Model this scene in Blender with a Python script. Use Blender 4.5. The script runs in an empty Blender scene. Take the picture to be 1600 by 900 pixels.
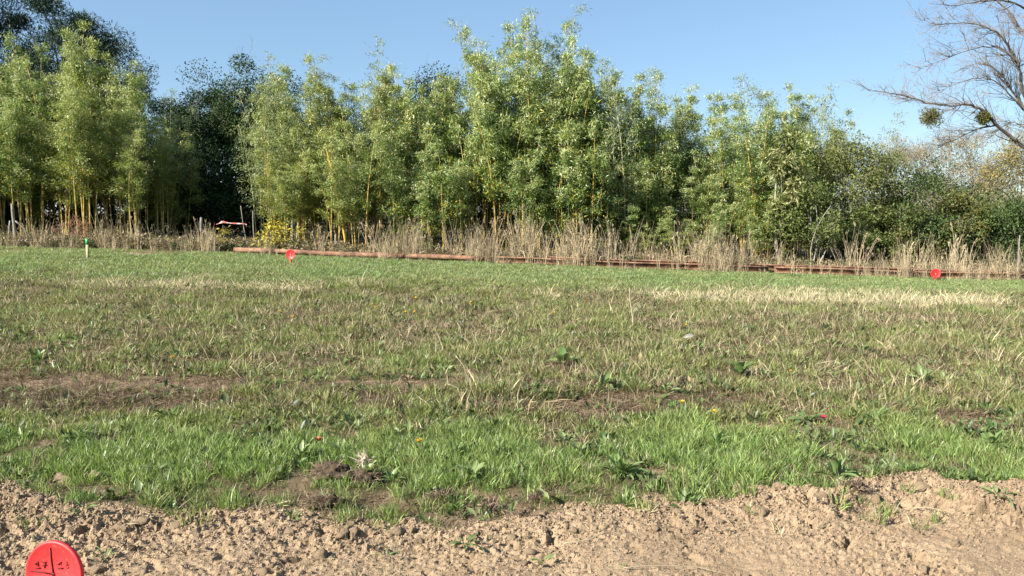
import bpy, math, random
import numpy as np
from mathutils import Vector, Matrix, Euler

R = math.radians
S = bpy.context.scene
COL = S.collection

# ------------------------------------------------------------------ camera, sky, sun, exposure
FOC = 1256.0                       # focal length in pixels of a 1600 wide picture
CAM_H = 1.6
PITCH = math.atan(119.0 / FOC)
cam_data = bpy.data.cameras.new("camera")
cam_data.sensor_width = 36.0
cam_data.lens = 36.0 * FOC / 1600.0
cam_data.clip_end = 3000.0
cam_data.clip_start = 0.05
cam = bpy.data.objects.new("camera", cam_data)
cam.location = (0, 0, CAM_H)
cam.rotation_euler = (math.pi / 2 - PITCH, 0, 0)
COL.objects.link(cam)
S.camera = cam

SUN_EL = R(33)
SUN_DIR = Vector((-0.83, -0.56, 0)).normalized()          # horizontal direction towards the sun
to_sun = Vector((SUN_DIR.x * math.cos(SUN_EL), SUN_DIR.y * math.cos(SUN_EL), math.sin(SUN_EL)))
w = bpy.data.worlds.new("World")
S.world = w
w.use_nodes = True
wn = w.node_tree
wn.nodes.clear()
sky = wn.nodes.new("ShaderNodeTexSky")
sky.sky_type = 'NISHITA'
sky.sun_disc = False
sky.sun_elevation = SUN_EL
sky.sun_rotation = math.atan2(SUN_DIR.x, SUN_DIR.y)
sky.air_density = 1.0
sky.dust_density = 0.15
sky.ozone_density = 3.5
bg = wn.nodes.new("ShaderNodeBackground")
bg.inputs['Strength'].default_value = 0.058
wo = wn.nodes.new("ShaderNodeOutputWorld")
sky_blend = wn.nodes.new("ShaderNodeMix")               # one flat blue mixed into the sky evens out its gradient
sky_blend.data_type = 'RGBA'
sky_blend.inputs[0].default_value = 0.4
sky_blend.inputs[7].default_value = (2.15, 3.55, 5.2, 1)
wn.links.new(sky.outputs[0], sky_blend.inputs[6])
wn.links.new(sky_blend.outputs[2], bg.inputs[0])
wn.links.new(bg.outputs[0], wo.inputs[0])

sd = bpy.data.lights.new("sun", 'SUN')
sd.energy = 5.0
sd.angle = R(0.53)
sd.color = (1.0, 0.93, 0.82)
so = bpy.data.objects.new("sun", sd)
so.rotation_euler = (-to_sun).to_track_quat('-Z', 'Y').to_euler()
COL.objects.link(so)

S.view_settings.view_transform = 'Standard'
S.view_settings.look = 'None'
S.view_settings.exposure = 1.52
S.view_settings.gamma = 1.0
S.view_settings.use_curve_mapping = False
S.render.engine = 'CYCLES'
S.cycles.max_bounces = 6
S.cycles.transparent_max_bounces = 4

rng = np.random.default_rng(7)
random.seed(7)


# ------------------------------------------------------------------ small maths
def sstep(a, b, x):
    t = np.clip((x - a) / (b - a), 0, 1)
    return t * t * (3 - 2 * t)


def perlin(x, y, seed=0):
    xi = np.floor(x).astype(np.int64)
    yi = np.floor(y).astype(np.int64)
    xf, yf = x - xi, y - yi

    def g(ix, iy):
        h = (ix * 374761393 + iy * 668265263 + seed * 974634777) & 0xffffffff
        h = ((h ^ (h >> 13)) * 1274126177) & 0xffffffff
        a = ((h ^ (h >> 16)) & 0xffff) / 65536.0 * 2 * np.pi
        return np.cos(a), np.sin(a)
    u = xf * xf * xf * (xf * (xf * 6 - 15) + 10)
    v = yf * yf * yf * (yf * (yf * 6 - 15) + 10)
    a = g(xi, yi); b = g(xi + 1, yi); c = g(xi, yi + 1); d = g(xi + 1, yi + 1)
    n00 = a[0] * xf + a[1] * yf
    n10 = b[0] * (xf - 1) + b[1] * yf
    n01 = c[0] * xf + c[1] * (yf - 1)
    n11 = d[0] * (xf - 1) + d[1] * (yf - 1)
    return 1.4 * ((n00 * (1 - u) + n10 * u) * (1 - v) + (n01 * (1 - u) + n11 * u) * v)


def fbm(x, y, sc, seed=0, octv=3):
    s = 0; a = 1.0; t = 0
    for k in range(octv):
        s = s + a * perlin(x / sc, y / sc, seed + k); t += a
        a *= 0.5; sc *= 0.5
    return s / t


def unit(v):
    return v / np.maximum(np.linalg.norm(v, axis=-1, keepdims=True), 1e-9)


# picture <-> place (the photograph's 1600x900 pixels)
CP, SP = math.cos(PITCH), math.sin(PITCH)


def ray(u, v):
    xr = (u - 800.0) / FOC
    yr = (450.0 - v) / FOC
    return xr, CP + yr * SP, -SP + yr * CP


def at(u, v, Y):
    dx, dy, dz = ray(u, v)
    t = Y / dy
    return np.array([dx * t, Y, CAM_H + dz * t])


def project(x, y, z):
    z = z - CAM_H
    f = y * CP - z * SP
    up = y * SP + z * CP
    f = np.where(f < 0.3, 0.3, f)
    return 800 + FOC * x / f, 450 - FOC * up / f


# ------------------------------------------------------------------ the lie of the land
def h_base(x, y):
    x = np.asarray(x, float); y = np.asarray(y, float)
    xc = 20 * np.tanh(x / 20.0)
    h = sstep(6.5, 23, y) * (0.10 - 0.0318 * xc)
    return h


EDGE_U = np.array([-400, -200, 0, 60, 120, 200, 300, 400, 500, 560, 640, 700, 760, 820, 880, 960, 1020, 1080, 1160,
                   1200, 1260, 1300, 1340, 1400, 1460, 1530, 1600, 1800, 2000.])
EDGE_V = np.array([740, 745, 757, 775, 793, 800, 800, 794, 800, 808, 812, 830, 822, 808, 800, 790, 774, 790, 774,
                   764, 774, 784, 762, 752, 755, 772, 770, 765, 765.])


def soil_mask(x, y):
    """1 on bare tilled soil, 0 on grassland, from the line of its edge on the flat ground."""
    u, v = project(x, y, np.zeros_like(x))
    wob = 16 * perlin(x / 0.34, y / 0.34, 5) + 12 * perlin(x / 0.12, y / 0.12, 6)
    s = sstep(-9, 9, v - np.interp(u, EDGE_U, EDGE_V) + wob)
    return np.where(y < 3.0, 1.0, s) * sstep(-9, -6, y)


PATCHES = [  # bare or littered spots in the grass: picture u, v, half width, half height, strength
    (150, 618, 290, 34, 1.2), (20, 612, 160, 32, 1.2), (300, 604, 140, 24, 1.0), (60, 640, 120, 12, .7),
    (1010, 632, 210, 20, 1.1), (1220, 664, 150, 18, .85), (1500, 650, 120, 15, .75), (560, 612, 200, 20, .9),
    (1045, 738, 42, 16, .7), (1330, 705, 55, 14, .5), (60, 690, 50, 12, .4), (700, 628, 110, 12, .6),
    (690, 790, 150, 30, .75), (480, 770, 90, 22, .5), (200, 778, 60, 10, .5), (520, 740, 40, 18, .8),
    (1180, 765, 60, 14, .6), (1560, 690, 70, 12, .5), (110, 760, 70, 15, .7), (230, 396, 60, 4, 1.0), (20, 392, 40, 3, 1.0)]


def litter_mask(x, y):
    z = h_base(x, y)
    u, v = project(x, y, z)
    m = np.zeros_like(x)
    n = 0.7 * fbm(x, y, 0.45, 31, 3)
    for (pu, pv, a, b, k) in PATCHES:
        d = ((u - pu) / a) ** 2 + ((v - pv) / b) ** 2
        m = np.maximum(m, np.minimum(1, k * sstep(1.3, 0.3, d + n)))
    return m * (y > 3)


def height(x, y, fine=True):
    x = np.asarray(x, float); y = np.asarray(y, float)
    h = h_base(x, y)
    near = sstep(40, 18, y)
    h = h + 0.035 * fbm(x, y, 1.3, 11, 2) * near * (1 - sstep(20, 24, y) * 0.6)
    if fine:
        s = soil_mask(x, y)
        u, v = project(x, y, np.zeros_like(x))
        e = v - np.interp(u, EDGE_U, EDGE_V)
        h = h + 0.045 * np.exp(-((e - 14) / 22.0) ** 2) * (y > 3) * (0.5 + 1.1 * sstep(900, 1300, u)) * (1 + .7 * perlin(x / .3, y / .3, 91))
        h = h + s * 0.03 * perlin(x / 0.6, y / 0.6, 3)
        rough = 0.38 + 0.85 * sstep(-0.15, 0.45, fbm(x, y, 0.7, 44, 2))
        rough = rough + 0.8 * np.exp(-((e - 20) / 45.0) ** 2) + 0.7 * sstep(300, 40, u)
        b = (np.abs(perlin(x / .20, y / .20, 20)) * .014 + np.abs(perlin(x / .09, y / .09, 21)) * .017
             + np.abs(perlin(x / .048, y / .048, 22)) * .020 + np.abs(perlin(x / .026, y / .026, 23)) * .017)
        b = b - .034 * sstep(.34, .60, perlin(x / .13, y / .13, 27))
        hs = np.sin(x * 91713.7 + y * 47131.3) * 43758.5
        h = h + s * rough * (b - 0.018 + .006 * (hs - np.floor(hs) - .5))
        l = litter_mask(x, y)
        h = h + (1 - s) * (l * 0.014 * np.abs(perlin(x / .07, y / .07, 24)) - 0.02 * l * sstep(12, 8, y))
    return h


def ground(u, v):
    """the point of the ground seen at picture point u, v"""
    dx, dy, dz = ray(u, v)
    z = 0.0
    for _ in range(40):
        t = (z - CAM_H) / dz
        z = float(h_base(dx * t, dy * t))
    for _ in range(4):
        t = (z - CAM_H) / dz
        z = 0.5 * z + 0.5 * float(height(np.array([dx * t]), np.array([dy * t]))[0])
    return np.array([dx * t, dy * t, float(height(np.array([dx * t]), np.array([dy * t]))[0])])


def gz(x, y):
    return float(height(np.array([float(x)]), np.array([float(y)]))[0])


# ------------------------------------------------------------------ mesh helpers
class Geo:
    """collects triangles; every vertex carries a random number 'shade' that materials may read"""
    def __init__(self):
        self.V = []; self.T = []; self.A = []; self.n = 0

    def add(self, V, T, a=0.5):
        V = np.asarray(V, float).reshape(-1, 3)
        T = np.asarray(T, int).reshape(-1, 3)
        self.V.append(V); self.T.append(T + self.n)
        a = np.asarray(a, float)
        self.A.append(np.full(len(V), float(a)) if a.ndim == 0 else a)
        self.n += len(V)

    def mesh(self, name, mat, smooth=False):
        V = np.concatenate(self.V); T = np.concatenate(self.T); A = np.concatenate(self.A)
        me = bpy.data.meshes.new(name)
        me.vertices.add(len(V)); me.vertices.foreach_set("co", V.astype(np.float32).ravel())
        me.loops.add(len(T) * 3); me.loops.foreach_set("vertex_index", T.astype(np.int32).ravel())
        me.polygons.add(len(T))
        me.polygons.foreach_set("loop_start", np.arange(0, len(T) * 3, 3, dtype=np.int32))
        at_ = me.attributes.new("shade", 'FLOAT', 'POINT')
        at_.data.foreach_set("value", A.astype(np.float32))
        me.materials.append(mat)
        if smooth:
            me.polygons.foreach_set("use_smooth", np.ones(len(T), bool))
        me.update(calc_edges=True)
        return me

    def tube(self, P, rad, sides=6, a=0.5, cap=True):
        P = np.asarray(P, float)
        n = len(P)
        rad = np.broadcast_to(np.asarray(rad, float), (n,))
        tg = unit(np.gradient(P, axis=0))
        ref = np.array([0.0, 0.0, 1.0]) if abs(tg[0][2]) < 0.9 else np.array([1.0, 0, 0])
        s = unit(np.cross(tg, ref)); t = np.cross(tg, s)
        an = np.arange(sides) / sides * 2 * np.pi
        ring = P[:, None] + rad[:, None, None] * (np.cos(an)[None, :, None] * s[:, None] + np.sin(an)[None, :, None] * t[:, None])
        V = ring.reshape(-1, 3)
        i = np.arange(n - 1)[:, None] * sides
        j = np.arange(sides)[None]
        k = (j + 1) % sides
        q = np.stack([i + j, i + k, i + sides + k, i + sides + j], -1).reshape(-1, 4)
        T = np.concatenate([q[:, [0, 1, 2]], q[:, [0, 2, 3]]])
        if cap:
            V = np.concatenate([V, P[:1], P[-1:]])
            c0, c1 = n * sides, n * sides + 1
            jj = np.arange(sides); kk = (jj + 1) % sides
            T = np.concatenate([T, np.stack([np.full(sides, c0), kk, jj], -1),
                                np.stack([np.full(sides, c1), (n - 1) * sides + jj, (n - 1) * sides + kk], -1)])
        self.add(V, T, a)

    def box(self, c, sx, sy, sz, rot=None, a=0.5):
        V = np.array([[x, y, z] for x in (-.5, .5) for y in (-.5, .5) for z in (-.5, .5)]) * np.array([sx, sy, sz])
        if rot is not None:
            V = V @ np.array(Euler(rot).to_matrix()).T
        V = V + np.asarray(c)
        Q = [(0, 1, 3, 2), (4, 6, 7, 5), (0, 4, 5, 1), (2, 3, 7, 6), (0, 2, 6, 4), (1, 5, 7, 3)]
        T = [t for q in Q for t in ((q[0], q[1], q[2]), (q[0], q[2], q[3]))]
        self.add(V, T, a)

    def leaves(self, P, D, N, L, W, a, fold=0.25, wide=0.45):
        """diamond shaped leaves folded along the midrib"""
        n = len(P)
        D = unit(D); Sd = unit(np.cross(D, N)); Nn = np.cross(Sd, D)
        L = np.broadcast_to(L, (n,))[:, None]; W = np.broadcast_to(W, (n,))[:, None]
        mid = P + D * L * wide
        v0 = P; v2 = P + D * L - Nn * L * 0.08
        v1 = mid + Sd * W * .5 + Nn * W * fold; v3 = mid - Sd * W * .5 + Nn * W * fold
        V = np.stack([v0, v1, v2, v3], 1).reshape(-1, 3)
        b = np.arange(n)[:, None] * 4
        T = np.concatenate([b + np.array([[0, 1, 2]]), b + np.array([[0, 2, 3]])])
        self.add(V, T, np.repeat(np.broadcast_to(a, (n,)), 4))

    def blades(self, P, D, B, L, W, a):
        """grass blades: start direction D bends towards B"""
        n = len(P)
        L = np.broadcast_to(L, (n,))[:, None]; W = np.broadcast_to(W, (n,))[:, None]
        D = unit(D); Sd = unit(np.cross(D, unit(rng.normal(size=(n, 3)))))
        m = P + D * L * .55
        t = m + unit(D + B) * L * .45
        V = np.stack([P - Sd * W * .4, P + Sd * W * .4, m - Sd * W * .5, m + Sd * W * .5, t], 1).reshape(-1, 3)
        b = np.arange(n)[:, None] * 5
        T = np.concatenate([b + np.array([[0, 1, 3]]), b + np.array([[0, 3, 2]]), b + np.array([[2, 3, 4]])])
        self.add(V, T, np.repeat(np.broadcast_to(a, (n,)), 5))


def link(name, me, parent=None, loc=None):
    o = bpy.data.objects.new(name, me)
    COL.objects.link(o)
    if parent is not None:
        o.parent = parent
    if loc is not None:
        o.location = loc
    return o


def empty(name, loc=(0, 0, 0), rz=0.0):
    o = bpy.data.objects.new(name, None)
    o.empty_display_size = 0.2
    COL.objects.link(o)
    o.location = loc
    o.rotation_euler = (0, 0, rz)
    return o


def tag(o, label=None, cat=None, group=None, kind=None):
    if label: o['label'] = label
    if cat: o['category'] = cat
    if group: o['group'] = group
    if kind: o['kind'] = kind
    return o


def copy_tree(o, loc, rz=0.0, sc=(1, 1, 1), kids=None):
    c = o.copy(); COL.objects.link(c)
    c.location = loc; c.rotation_euler = (0, 0, rz); c.scale = sc
    for ch in (o.children if kids is None else kids):
        d = ch.copy(); COL.objects.link(d); d.parent = c
        for g in ch.children:
            e = g.copy(); COL.objects.link(e); e.parent = d
    return c


# ------------------------------------------------------------------ materials
def new_mat(name):
    m = bpy.data.materials.new(name)
    m.use_nodes = True
    nt = m.node_tree
    nt.nodes.clear()
    out = nt.nodes.new("ShaderNodeOutputMaterial")
    return m, nt, out


def ramp(nt, stops, src=None):
    r = nt.nodes.new("ShaderNodeValToRGB")
    el = r.color_ramp.elements
    while len(el) < len(stops):
        el.new(0.5)
    for e, (p, c) in zip(el, stops):
        e.position = p; e.color = (*c, 1)
    if src is not None:
        nt.links.new(src, r.inputs[0])
    return r


def attr(nt, name, typ='GEOMETRY'):
    a = nt.nodes.new("ShaderNodeAttribute")
    a.attribute_name = name
    a.attribute_type = typ
    return a


def mixc(nt, fac, a, b, mode='MIX'):
    m = nt.nodes.new("ShaderNodeMix")
    m.data_type = 'RGBA'; m.blend_type = mode
    for s, v in ((0, fac), (6, a), (7, b)):
        if isinstance(v, (int, float)):
            m.inputs[s].default_value = v
        elif isinstance(v, tuple):
            m.inputs[s].default_value = (*v, 1)
        else:
            nt.links.new(v, m.inputs[s])
    return m.outputs[2]


def math_(nt, op, a, b=0.5):
    m = nt.nodes.new("ShaderNodeMath"); m.operation = op
    for i, v in enumerate((a, b)):
        if isinstance(v, (int, float)):
            m.inputs[i].default_value = v
        else:
            nt.links.new(v, m.inputs[i])
    return m.outputs[0]


def noise(nt, scale, detail=3, rough=.55, coord='Object'):
    tc = nt.nodes.new("ShaderNodeTexCoord")
    n = nt.nodes.new("ShaderNodeTexNoise")
    n.inputs['Scale'].default_value = scale
    n.inputs['Detail'].default_value = detail
    n.inputs['Roughness'].default_value = rough
    nt.links.new(tc.outputs[coord], n.inputs['Vector'])
    return n.outputs[0]


def leafy(nt, out, col, trans=0.3, rough=0.5, spec=0.35, tint=(1.0, 1.05, 0.6)):
    p = nt.nodes.new("ShaderNodeBsdfPrincipled")
    p.inputs['Roughness'].default_value = rough
    p.inputs['Specular IOR Level'].default_value = spec
    nt.links.new(col, p.inputs['Base Color'])
    t = nt.nodes.new("ShaderNodeBsdfTranslucent")
    nt.links.new(mixc(nt, 1.0, col, tint, 'MULTIPLY'), t.inputs['Color'])
    m = nt.nodes.new("ShaderNodeMixShader")
    m.inputs[0].default_value = trans
    nt.links.new(p.outputs[0], m.inputs[1]); nt.links.new(t.outputs[0], m.inputs[2])
    nt.links.new(m.outputs[0], out.inputs[0])


def leaf_mat(name, stops, trans=0.3, rough=0.5, spec=0.35, hue=None):
    """colour by the leaf's own random number; 'hue' (a property of the plant part) leans it towards a second tone"""
    m, nt, out = new_mat(name)
    c = ramp(nt, stops, attr(nt, "shade").outputs['Fac']).outputs[0]
    if hue:
        c = mixc(nt, attr(nt, "hue", 'OBJECT').outputs['Fac'], c, hue)
    leafy(nt, out, c, trans, rough, spec)
    return m


def plain_mat(name, stops, scale=8, rough=.8, bump=0.0, spec=.3, byshade=False, bscale=None):
    m, nt, out = new_mat(name)
    src = attr(nt, "shade").outputs['Fac'] if byshade else noise(nt, scale, 4)
    c = ramp(nt, stops, src).outputs[0]
    p = nt.nodes.new("ShaderNodeBsdfPrincipled")
    p.inputs['Roughness'].default_value = rough
    p.inputs['Specular IOR Level'].default_value = spec
    nt.links.new(c, p.inputs['Base Color'])
    if bump:
        b = nt.nodes.new("ShaderNodeBump")
        b.inputs['Strength'].default_value = bump
        b.inputs['Distance'].default_value = 0.02
        nt.links.new(noise(nt, bscale or scale * 3, 4), b.inputs['Height'])
        nt.links.new(b.outputs[0], p.inputs['Normal'])
    nt.links.new(p.outputs[0], out.inputs[0])
    return m


def tuft_mat(name, trans=.3, rough=.55, lo=.6, hi=1.35, spec=.3):
    """colour given to each tuft where it grows, varied blade by blade"""
    m, nt, out = new_mat(name)
    t = attr(nt, "tint", 'INSTANCER').outputs['Color']
    s = attr(nt, "shade").outputs['Fac']
    g = ramp(nt, [(0, (lo, lo, lo)), (1, (hi, hi, hi * .95))], s).outputs[0]
    leafy(nt, out, mixc(nt, 1.0, t, g, 'MULTIPLY'), trans, rough, spec)
    return m


M_TUFT = tuft_mat("grass_blades", .36, .42, lo=.45, hi=1.6, spec=.45)
M_STRAW = tuft_mat("dry_stalks", .25, .7, lo=.5, hi=1.45)
SOIL_STOPS = [(.25, (.195, .140, .088)), (.5, (.275, .203, .131)), (.75, (.335, .253, .168))]


def ground_mat():
    m, nt, out = new_mat("field_earth")
    soil = ramp(nt, SOIL_STOPS, noise(nt, 14, 6, .65)).outputs[0]
    big = ramp(nt, [(.34, (.84, .82, .80)), (.62, (1.06, 1.05, 1.04))], noise(nt, 1.7, 4)).outputs[0]
    soil = mixc(nt, 1.0, soil, big, 'MULTIPLY')
    turf = ramp(nt, [(.3, (.05, .045, .022)), (.55, (.10, .085, .042)), (.75, (.17, .135, .075))], noise(nt, 9, 5, .7)).outputs[0]
    lit = ramp(nt, [(.3, (.12, .08, .05)), (.5, (.22, .15, .10)), (.72, (.33, .25, .17))], noise(nt, 22, 6, .7)).outputs[0]
    c = mixc(nt, attr(nt, "litter").outputs['Fac'], turf, lit)
    c = mixc(nt, attr(nt, "soil").outputs['Fac'], c, soil)
    p = nt.nodes.new("ShaderNodeBsdfPrincipled")
    p.inputs['Roughness'].default_value = .95
    p.inputs['Specular IOR Level'].default_value = .1
    nt.links.new(c, p.inputs['Base Color'])
    b = nt.nodes.new("ShaderNodeBump")
    b.inputs['Strength'].default_value = .8
    b.inputs['Distance'].default_value = .012
    nt.links.new(noise(nt, 90, 5, .65), b.inputs['Height'])
    nt.links.new(b.outputs[0], p.inputs['Normal'])
    nt.links.new(p.outputs[0], out.inputs[0])
    return m


# ------------------------------------------------------------------ ground: one sheet to the horizon
def build_ground():
    ys = [-60, -40, -25, -15, -9, -6, -4, -2, -1, 0, .8, 1.4, 1.9, 2.3, 2.6]
    y = 2.75
    while y < 900:
        ys.append(y)
        y += 0.0095 if y < 5.2 else min(0.02 + (y - 5.2) * 0.02, 60) if y < 30 else (y - 20) * .08
    ys = np.array(ys + [900.0])
    nx = 740
    t = np.linspace(-1, 1, nx)
    t = 0.8 * t + 0.2 * t ** 5
    wd = 2.6 + 0.72 * np.clip(ys, 0, None) + np.clip(-ys, 0, None) + np.clip(ys - 30, 0, None) * .6
    X = wd[:, None] * t[None] * 1.25
    Y = np.broadcast_to(ys[:, None], X.shape)
    x, y = X.ravel(), Y.ravel()
    z = height(x, y)
    V = np.stack([x, y, z], -1)
    n = len(ys)
    i = (np.arange(n - 1)[:, None] * nx + np.arange(nx - 1)[None]).ravel()
    T = np.concatenate([np.stack([i, i + 1, i + nx + 1], -1), np.stack([i, i + nx + 1, i + nx], -1)])
    g = Geo(); g.add(V, T)
    me = g.mesh("ground", ground_mat(), smooth=True)
    cy_ = y[T[:, 0]]
    me.polygons.foreach_set("use_smooth", ~((soil_mask(x, y)[T[:, 0]] > .5) & (cy_ > 2.5) & (cy_ < 6)))
    uu, vv = project(x, y, h_base(x, y))
    sand = np.zeros_like(x)
    for (pu, pv, pa, pb) in ((232, 396, 48, 2.6), (20, 392, 30, 2.2), (135, 400, 25, 2.0)):
        sand = np.maximum(sand, sstep(1.3, .4, ((uu - pu) / pa) ** 2 + ((vv - pv) / pb) ** 2 + .5 * perlin(x / .3, y / .3, 88)) * (y > 10))
    for nm, val in (("soil", np.maximum(soil_mask(x, y), sand)), ("litter", litter_mask(x, y))):
        a = me.attributes.new(nm, 'FLOAT', 'POINT')
        a.data.foreach_set("value", val.astype(np.float32))
    o = link("ground", me)
    tag(o, "field of grass with a strip of bare tilled earth in front", None, None, "structure")


build_ground()


# ------------------------------------------------------------------ scattering of uncountable growth
def scatter_nodes(coll):
    ng = bpy.data.node_groups.new("scatter", 'GeometryNodeTree')
    ng.interface.new_socket("Geometry", in_out='INPUT', socket_type='NodeSocketGeometry')
    ng.interface.new_socket("Geometry", in_out='OUTPUT', socket_type='NodeSocketGeometry')
    N = ng.nodes
    gi = N.new("NodeGroupInput"); go = N.new("NodeGroupOutput")
    ip = N.new("GeometryNodeInstanceOnPoints")
    ci = N.new("GeometryNodeCollectionInfo")
    ci.inputs[0].default_value = coll
    ci.inputs[1].default_value = True
    ci.inputs[2].default_value = True

    def named(nm, typ):
        a = N.new("GeometryNodeInputNamedAttribute"); a.data_type = typ
        a.inputs[0].default_value = nm
        return a.outputs[0]
    L = ng.links.new
    L(gi.outputs[0], ip.inputs['Points'])
    L(ci.outputs[0], ip.inputs['Instance'])
    ip.inputs['Pick Instance'].default_value = True
    L(named("pick", 'INT'), ip.inputs['Instance Index'])
    L(named("turn", 'FLOAT_VECTOR'), ip.inputs['Rotation'])
    L(named("size", 'FLOAT_VECTOR'), ip.inputs['Scale'])
    L(ip.outputs[0], go.inputs[0])
    return ng


def scatter(name, P, turn, size, pick, tint, meshes, label, group=None):
    coll = bpy.data.collections.new(name + "_kinds")
    for k, me in enumerate(meshes):
        o = bpy.data.objects.new("%s_kind_%02d" % (name, k), me)
        coll.objects.link(o)
    n = len(P)
    me = bpy.data.meshes.new(name)
    me.vertices.add(n)
    me.vertices.foreach_set("co", np.asarray(P, np.float32).ravel())
    for nm, typ, arr in (("turn", 'FLOAT_VECTOR', turn), ("size", 'FLOAT_VECTOR', size), ("tint", 'FLOAT_COLOR', tint)):
        a = me.attributes.new(nm, typ, 'POINT')
        if typ == 'FLOAT_COLOR':
            arr = np.concatenate([arr, np.ones((n, 1))], 1)
            a.data.foreach_set("color", arr.astype(np.float32).ravel())
        else:
            a.data.foreach_set("vector", np.asarray(arr, np.float32).ravel())
    a = me.attributes.new("pick", 'INT', 'POINT')
    a.data.foreach_set("value", np.asarray(pick, np.int32))
    o = link(name, me)
    md = o.modifiers.new("scatter", 'NODES')
    md.node_group = scatter_nodes(coll)
    tag(o, label, None, group, "stuff")
    return o


def tuft(n, rad, h0, h1, lean, bend, wdt, mat, seed):
    global rng
    keep = rng; rng = np.random.default_rng(seed)
    g = Geo()
    a = rng.uniform(0, 2 * np.pi, n); r = rad * np.sqrt(rng.uniform(0, 1, n))
    P = np.stack([r * np.cos(a), r * np.sin(a), np.full(n, -.01)], -1)
    az = a + rng.normal(0, .9, n)
    tl = np.abs(rng.normal(0, lean, n)) + .05
    D = np.stack([np.cos(az) * np.sin(tl), np.sin(az) * np.sin(tl), np.cos(np.minimum(tl, 1.45))], -1)
    B = np.stack([np.cos(az) * bend, np.sin(az) * bend, -bend * rng.uniform(.1, .9, n)], -1)
    g.blades(P, D, B, rng.uniform(h0, h1, n), wdt * rng.uniform(.7, 1.3, n), rng.uniform(0, 1, n))
    me = g.mesh("tuft", mat)
    rng = keep
    return me


def broad(n, L0, L1, mat, seed):
    r = np.random.default_rng(seed)
    g = Geo()
    az = r.uniform(0, 2 * np.pi, n); el = r.uniform(.15, 1.0, n)
    D = np.stack([np.cos(az) * np.cos(el), np.sin(az) * np.cos(el), np.sin(el)], -1)
    P = np.stack([.02 * np.cos(az), .02 * np.sin(az), np.full(n, 0.0)], -1)
    L = r.uniform(L0, L1, n)
    g.leaves(P, D, np.tile([0, 0, 1.0], (n, 1)) + r.normal(0, .2, (n, 3)), L, L * r.uniform(.28, .45, n), r.uniform(0, 1, n), .15, .55)
    return g.mesh("rosette", mat)


def rand_field(n, y0, y1, seed, k=1.0):
    """points spread evenly over the ground between two distances, a little wider than the picture"""
    r = np.random.default_rng(seed)
    y = np.sqrt(r.uniform(y0 * y0, y1 * y1, n)) if y0 > 0 else r.uniform(y0, y1, n)
    x = r.uniform(-1, 1, n) * (0.74 * y + 1.0)
    return x, y, r


def place(x, y, r, tiltmax=.12, sink=0.0):
    z = height(x, y) - sink
    P = np.stack([x, y, z], -1)
    turn = np.stack([r.normal(0, tiltmax, len(x)), r.normal(0, tiltmax, len(x)), r.uniform(0, 6.28, len(x))], -1)
    return P, turn


def mixcol(a, b, f):
    return np.asarray(a)[None] * (1 - f[:, None]) + np.asarray(b)[None] * f[:, None]


FRESH = (.120, .225, .052); FRESH2 = (.245, .315, .105); OLIVE = (.245, .232, .095)
STRAW = (0.403, 0.346, 0.223); TAN = (0.259, 0.205, 0.130); BROWN = (0.090, 0.058, 0.040); DARKG = (0.050, 0.094, 0.025)


def zone(x, y):
    """how fresh (0..1) and how dry (0..1) the growth is at each place, and the pale mown strip"""
    u, v = project(x, y, h_base(x, y))
    vs = v - .022 * (u - 100)
    n1 = fbm(x, y, 2.6, 61, 3); n2 = fbm(x, y, .9, 62, 3)
    far = sstep(440, 420, vs + 16 * n1 + 6 * n2)
    pale = np.exp(-((vs - 440 - 12 * n1) / 9.0) ** 2) * sstep(-.15, .3, n1 + .35 * np.sin(u / 160.0) + .4 * n2)
    near = sstep(655, 705, v + 45 * n2 + 20 * n1) * sstep(840, 780, v)
    mid = np.clip(1 - far - near, 0, 1)
    n2 = np.clip(n2 * 1.1 + .6 * fbm(x, y, .24, 63, 2), -1, 1)
    return u, v, far, pale, near, mid, n1, n2


CLEAR = []                             # places of larger plants, kept free of tufts


def clear_mask(x, y):
    m = np.ones_like(x)
    for (cx, cy, cr) in CLEAR:
        m *= np.where((x - cx) ** 2 + ((y - cy) * .8) ** 2 < cr * cr, .35, 1.0)
    return m


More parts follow.
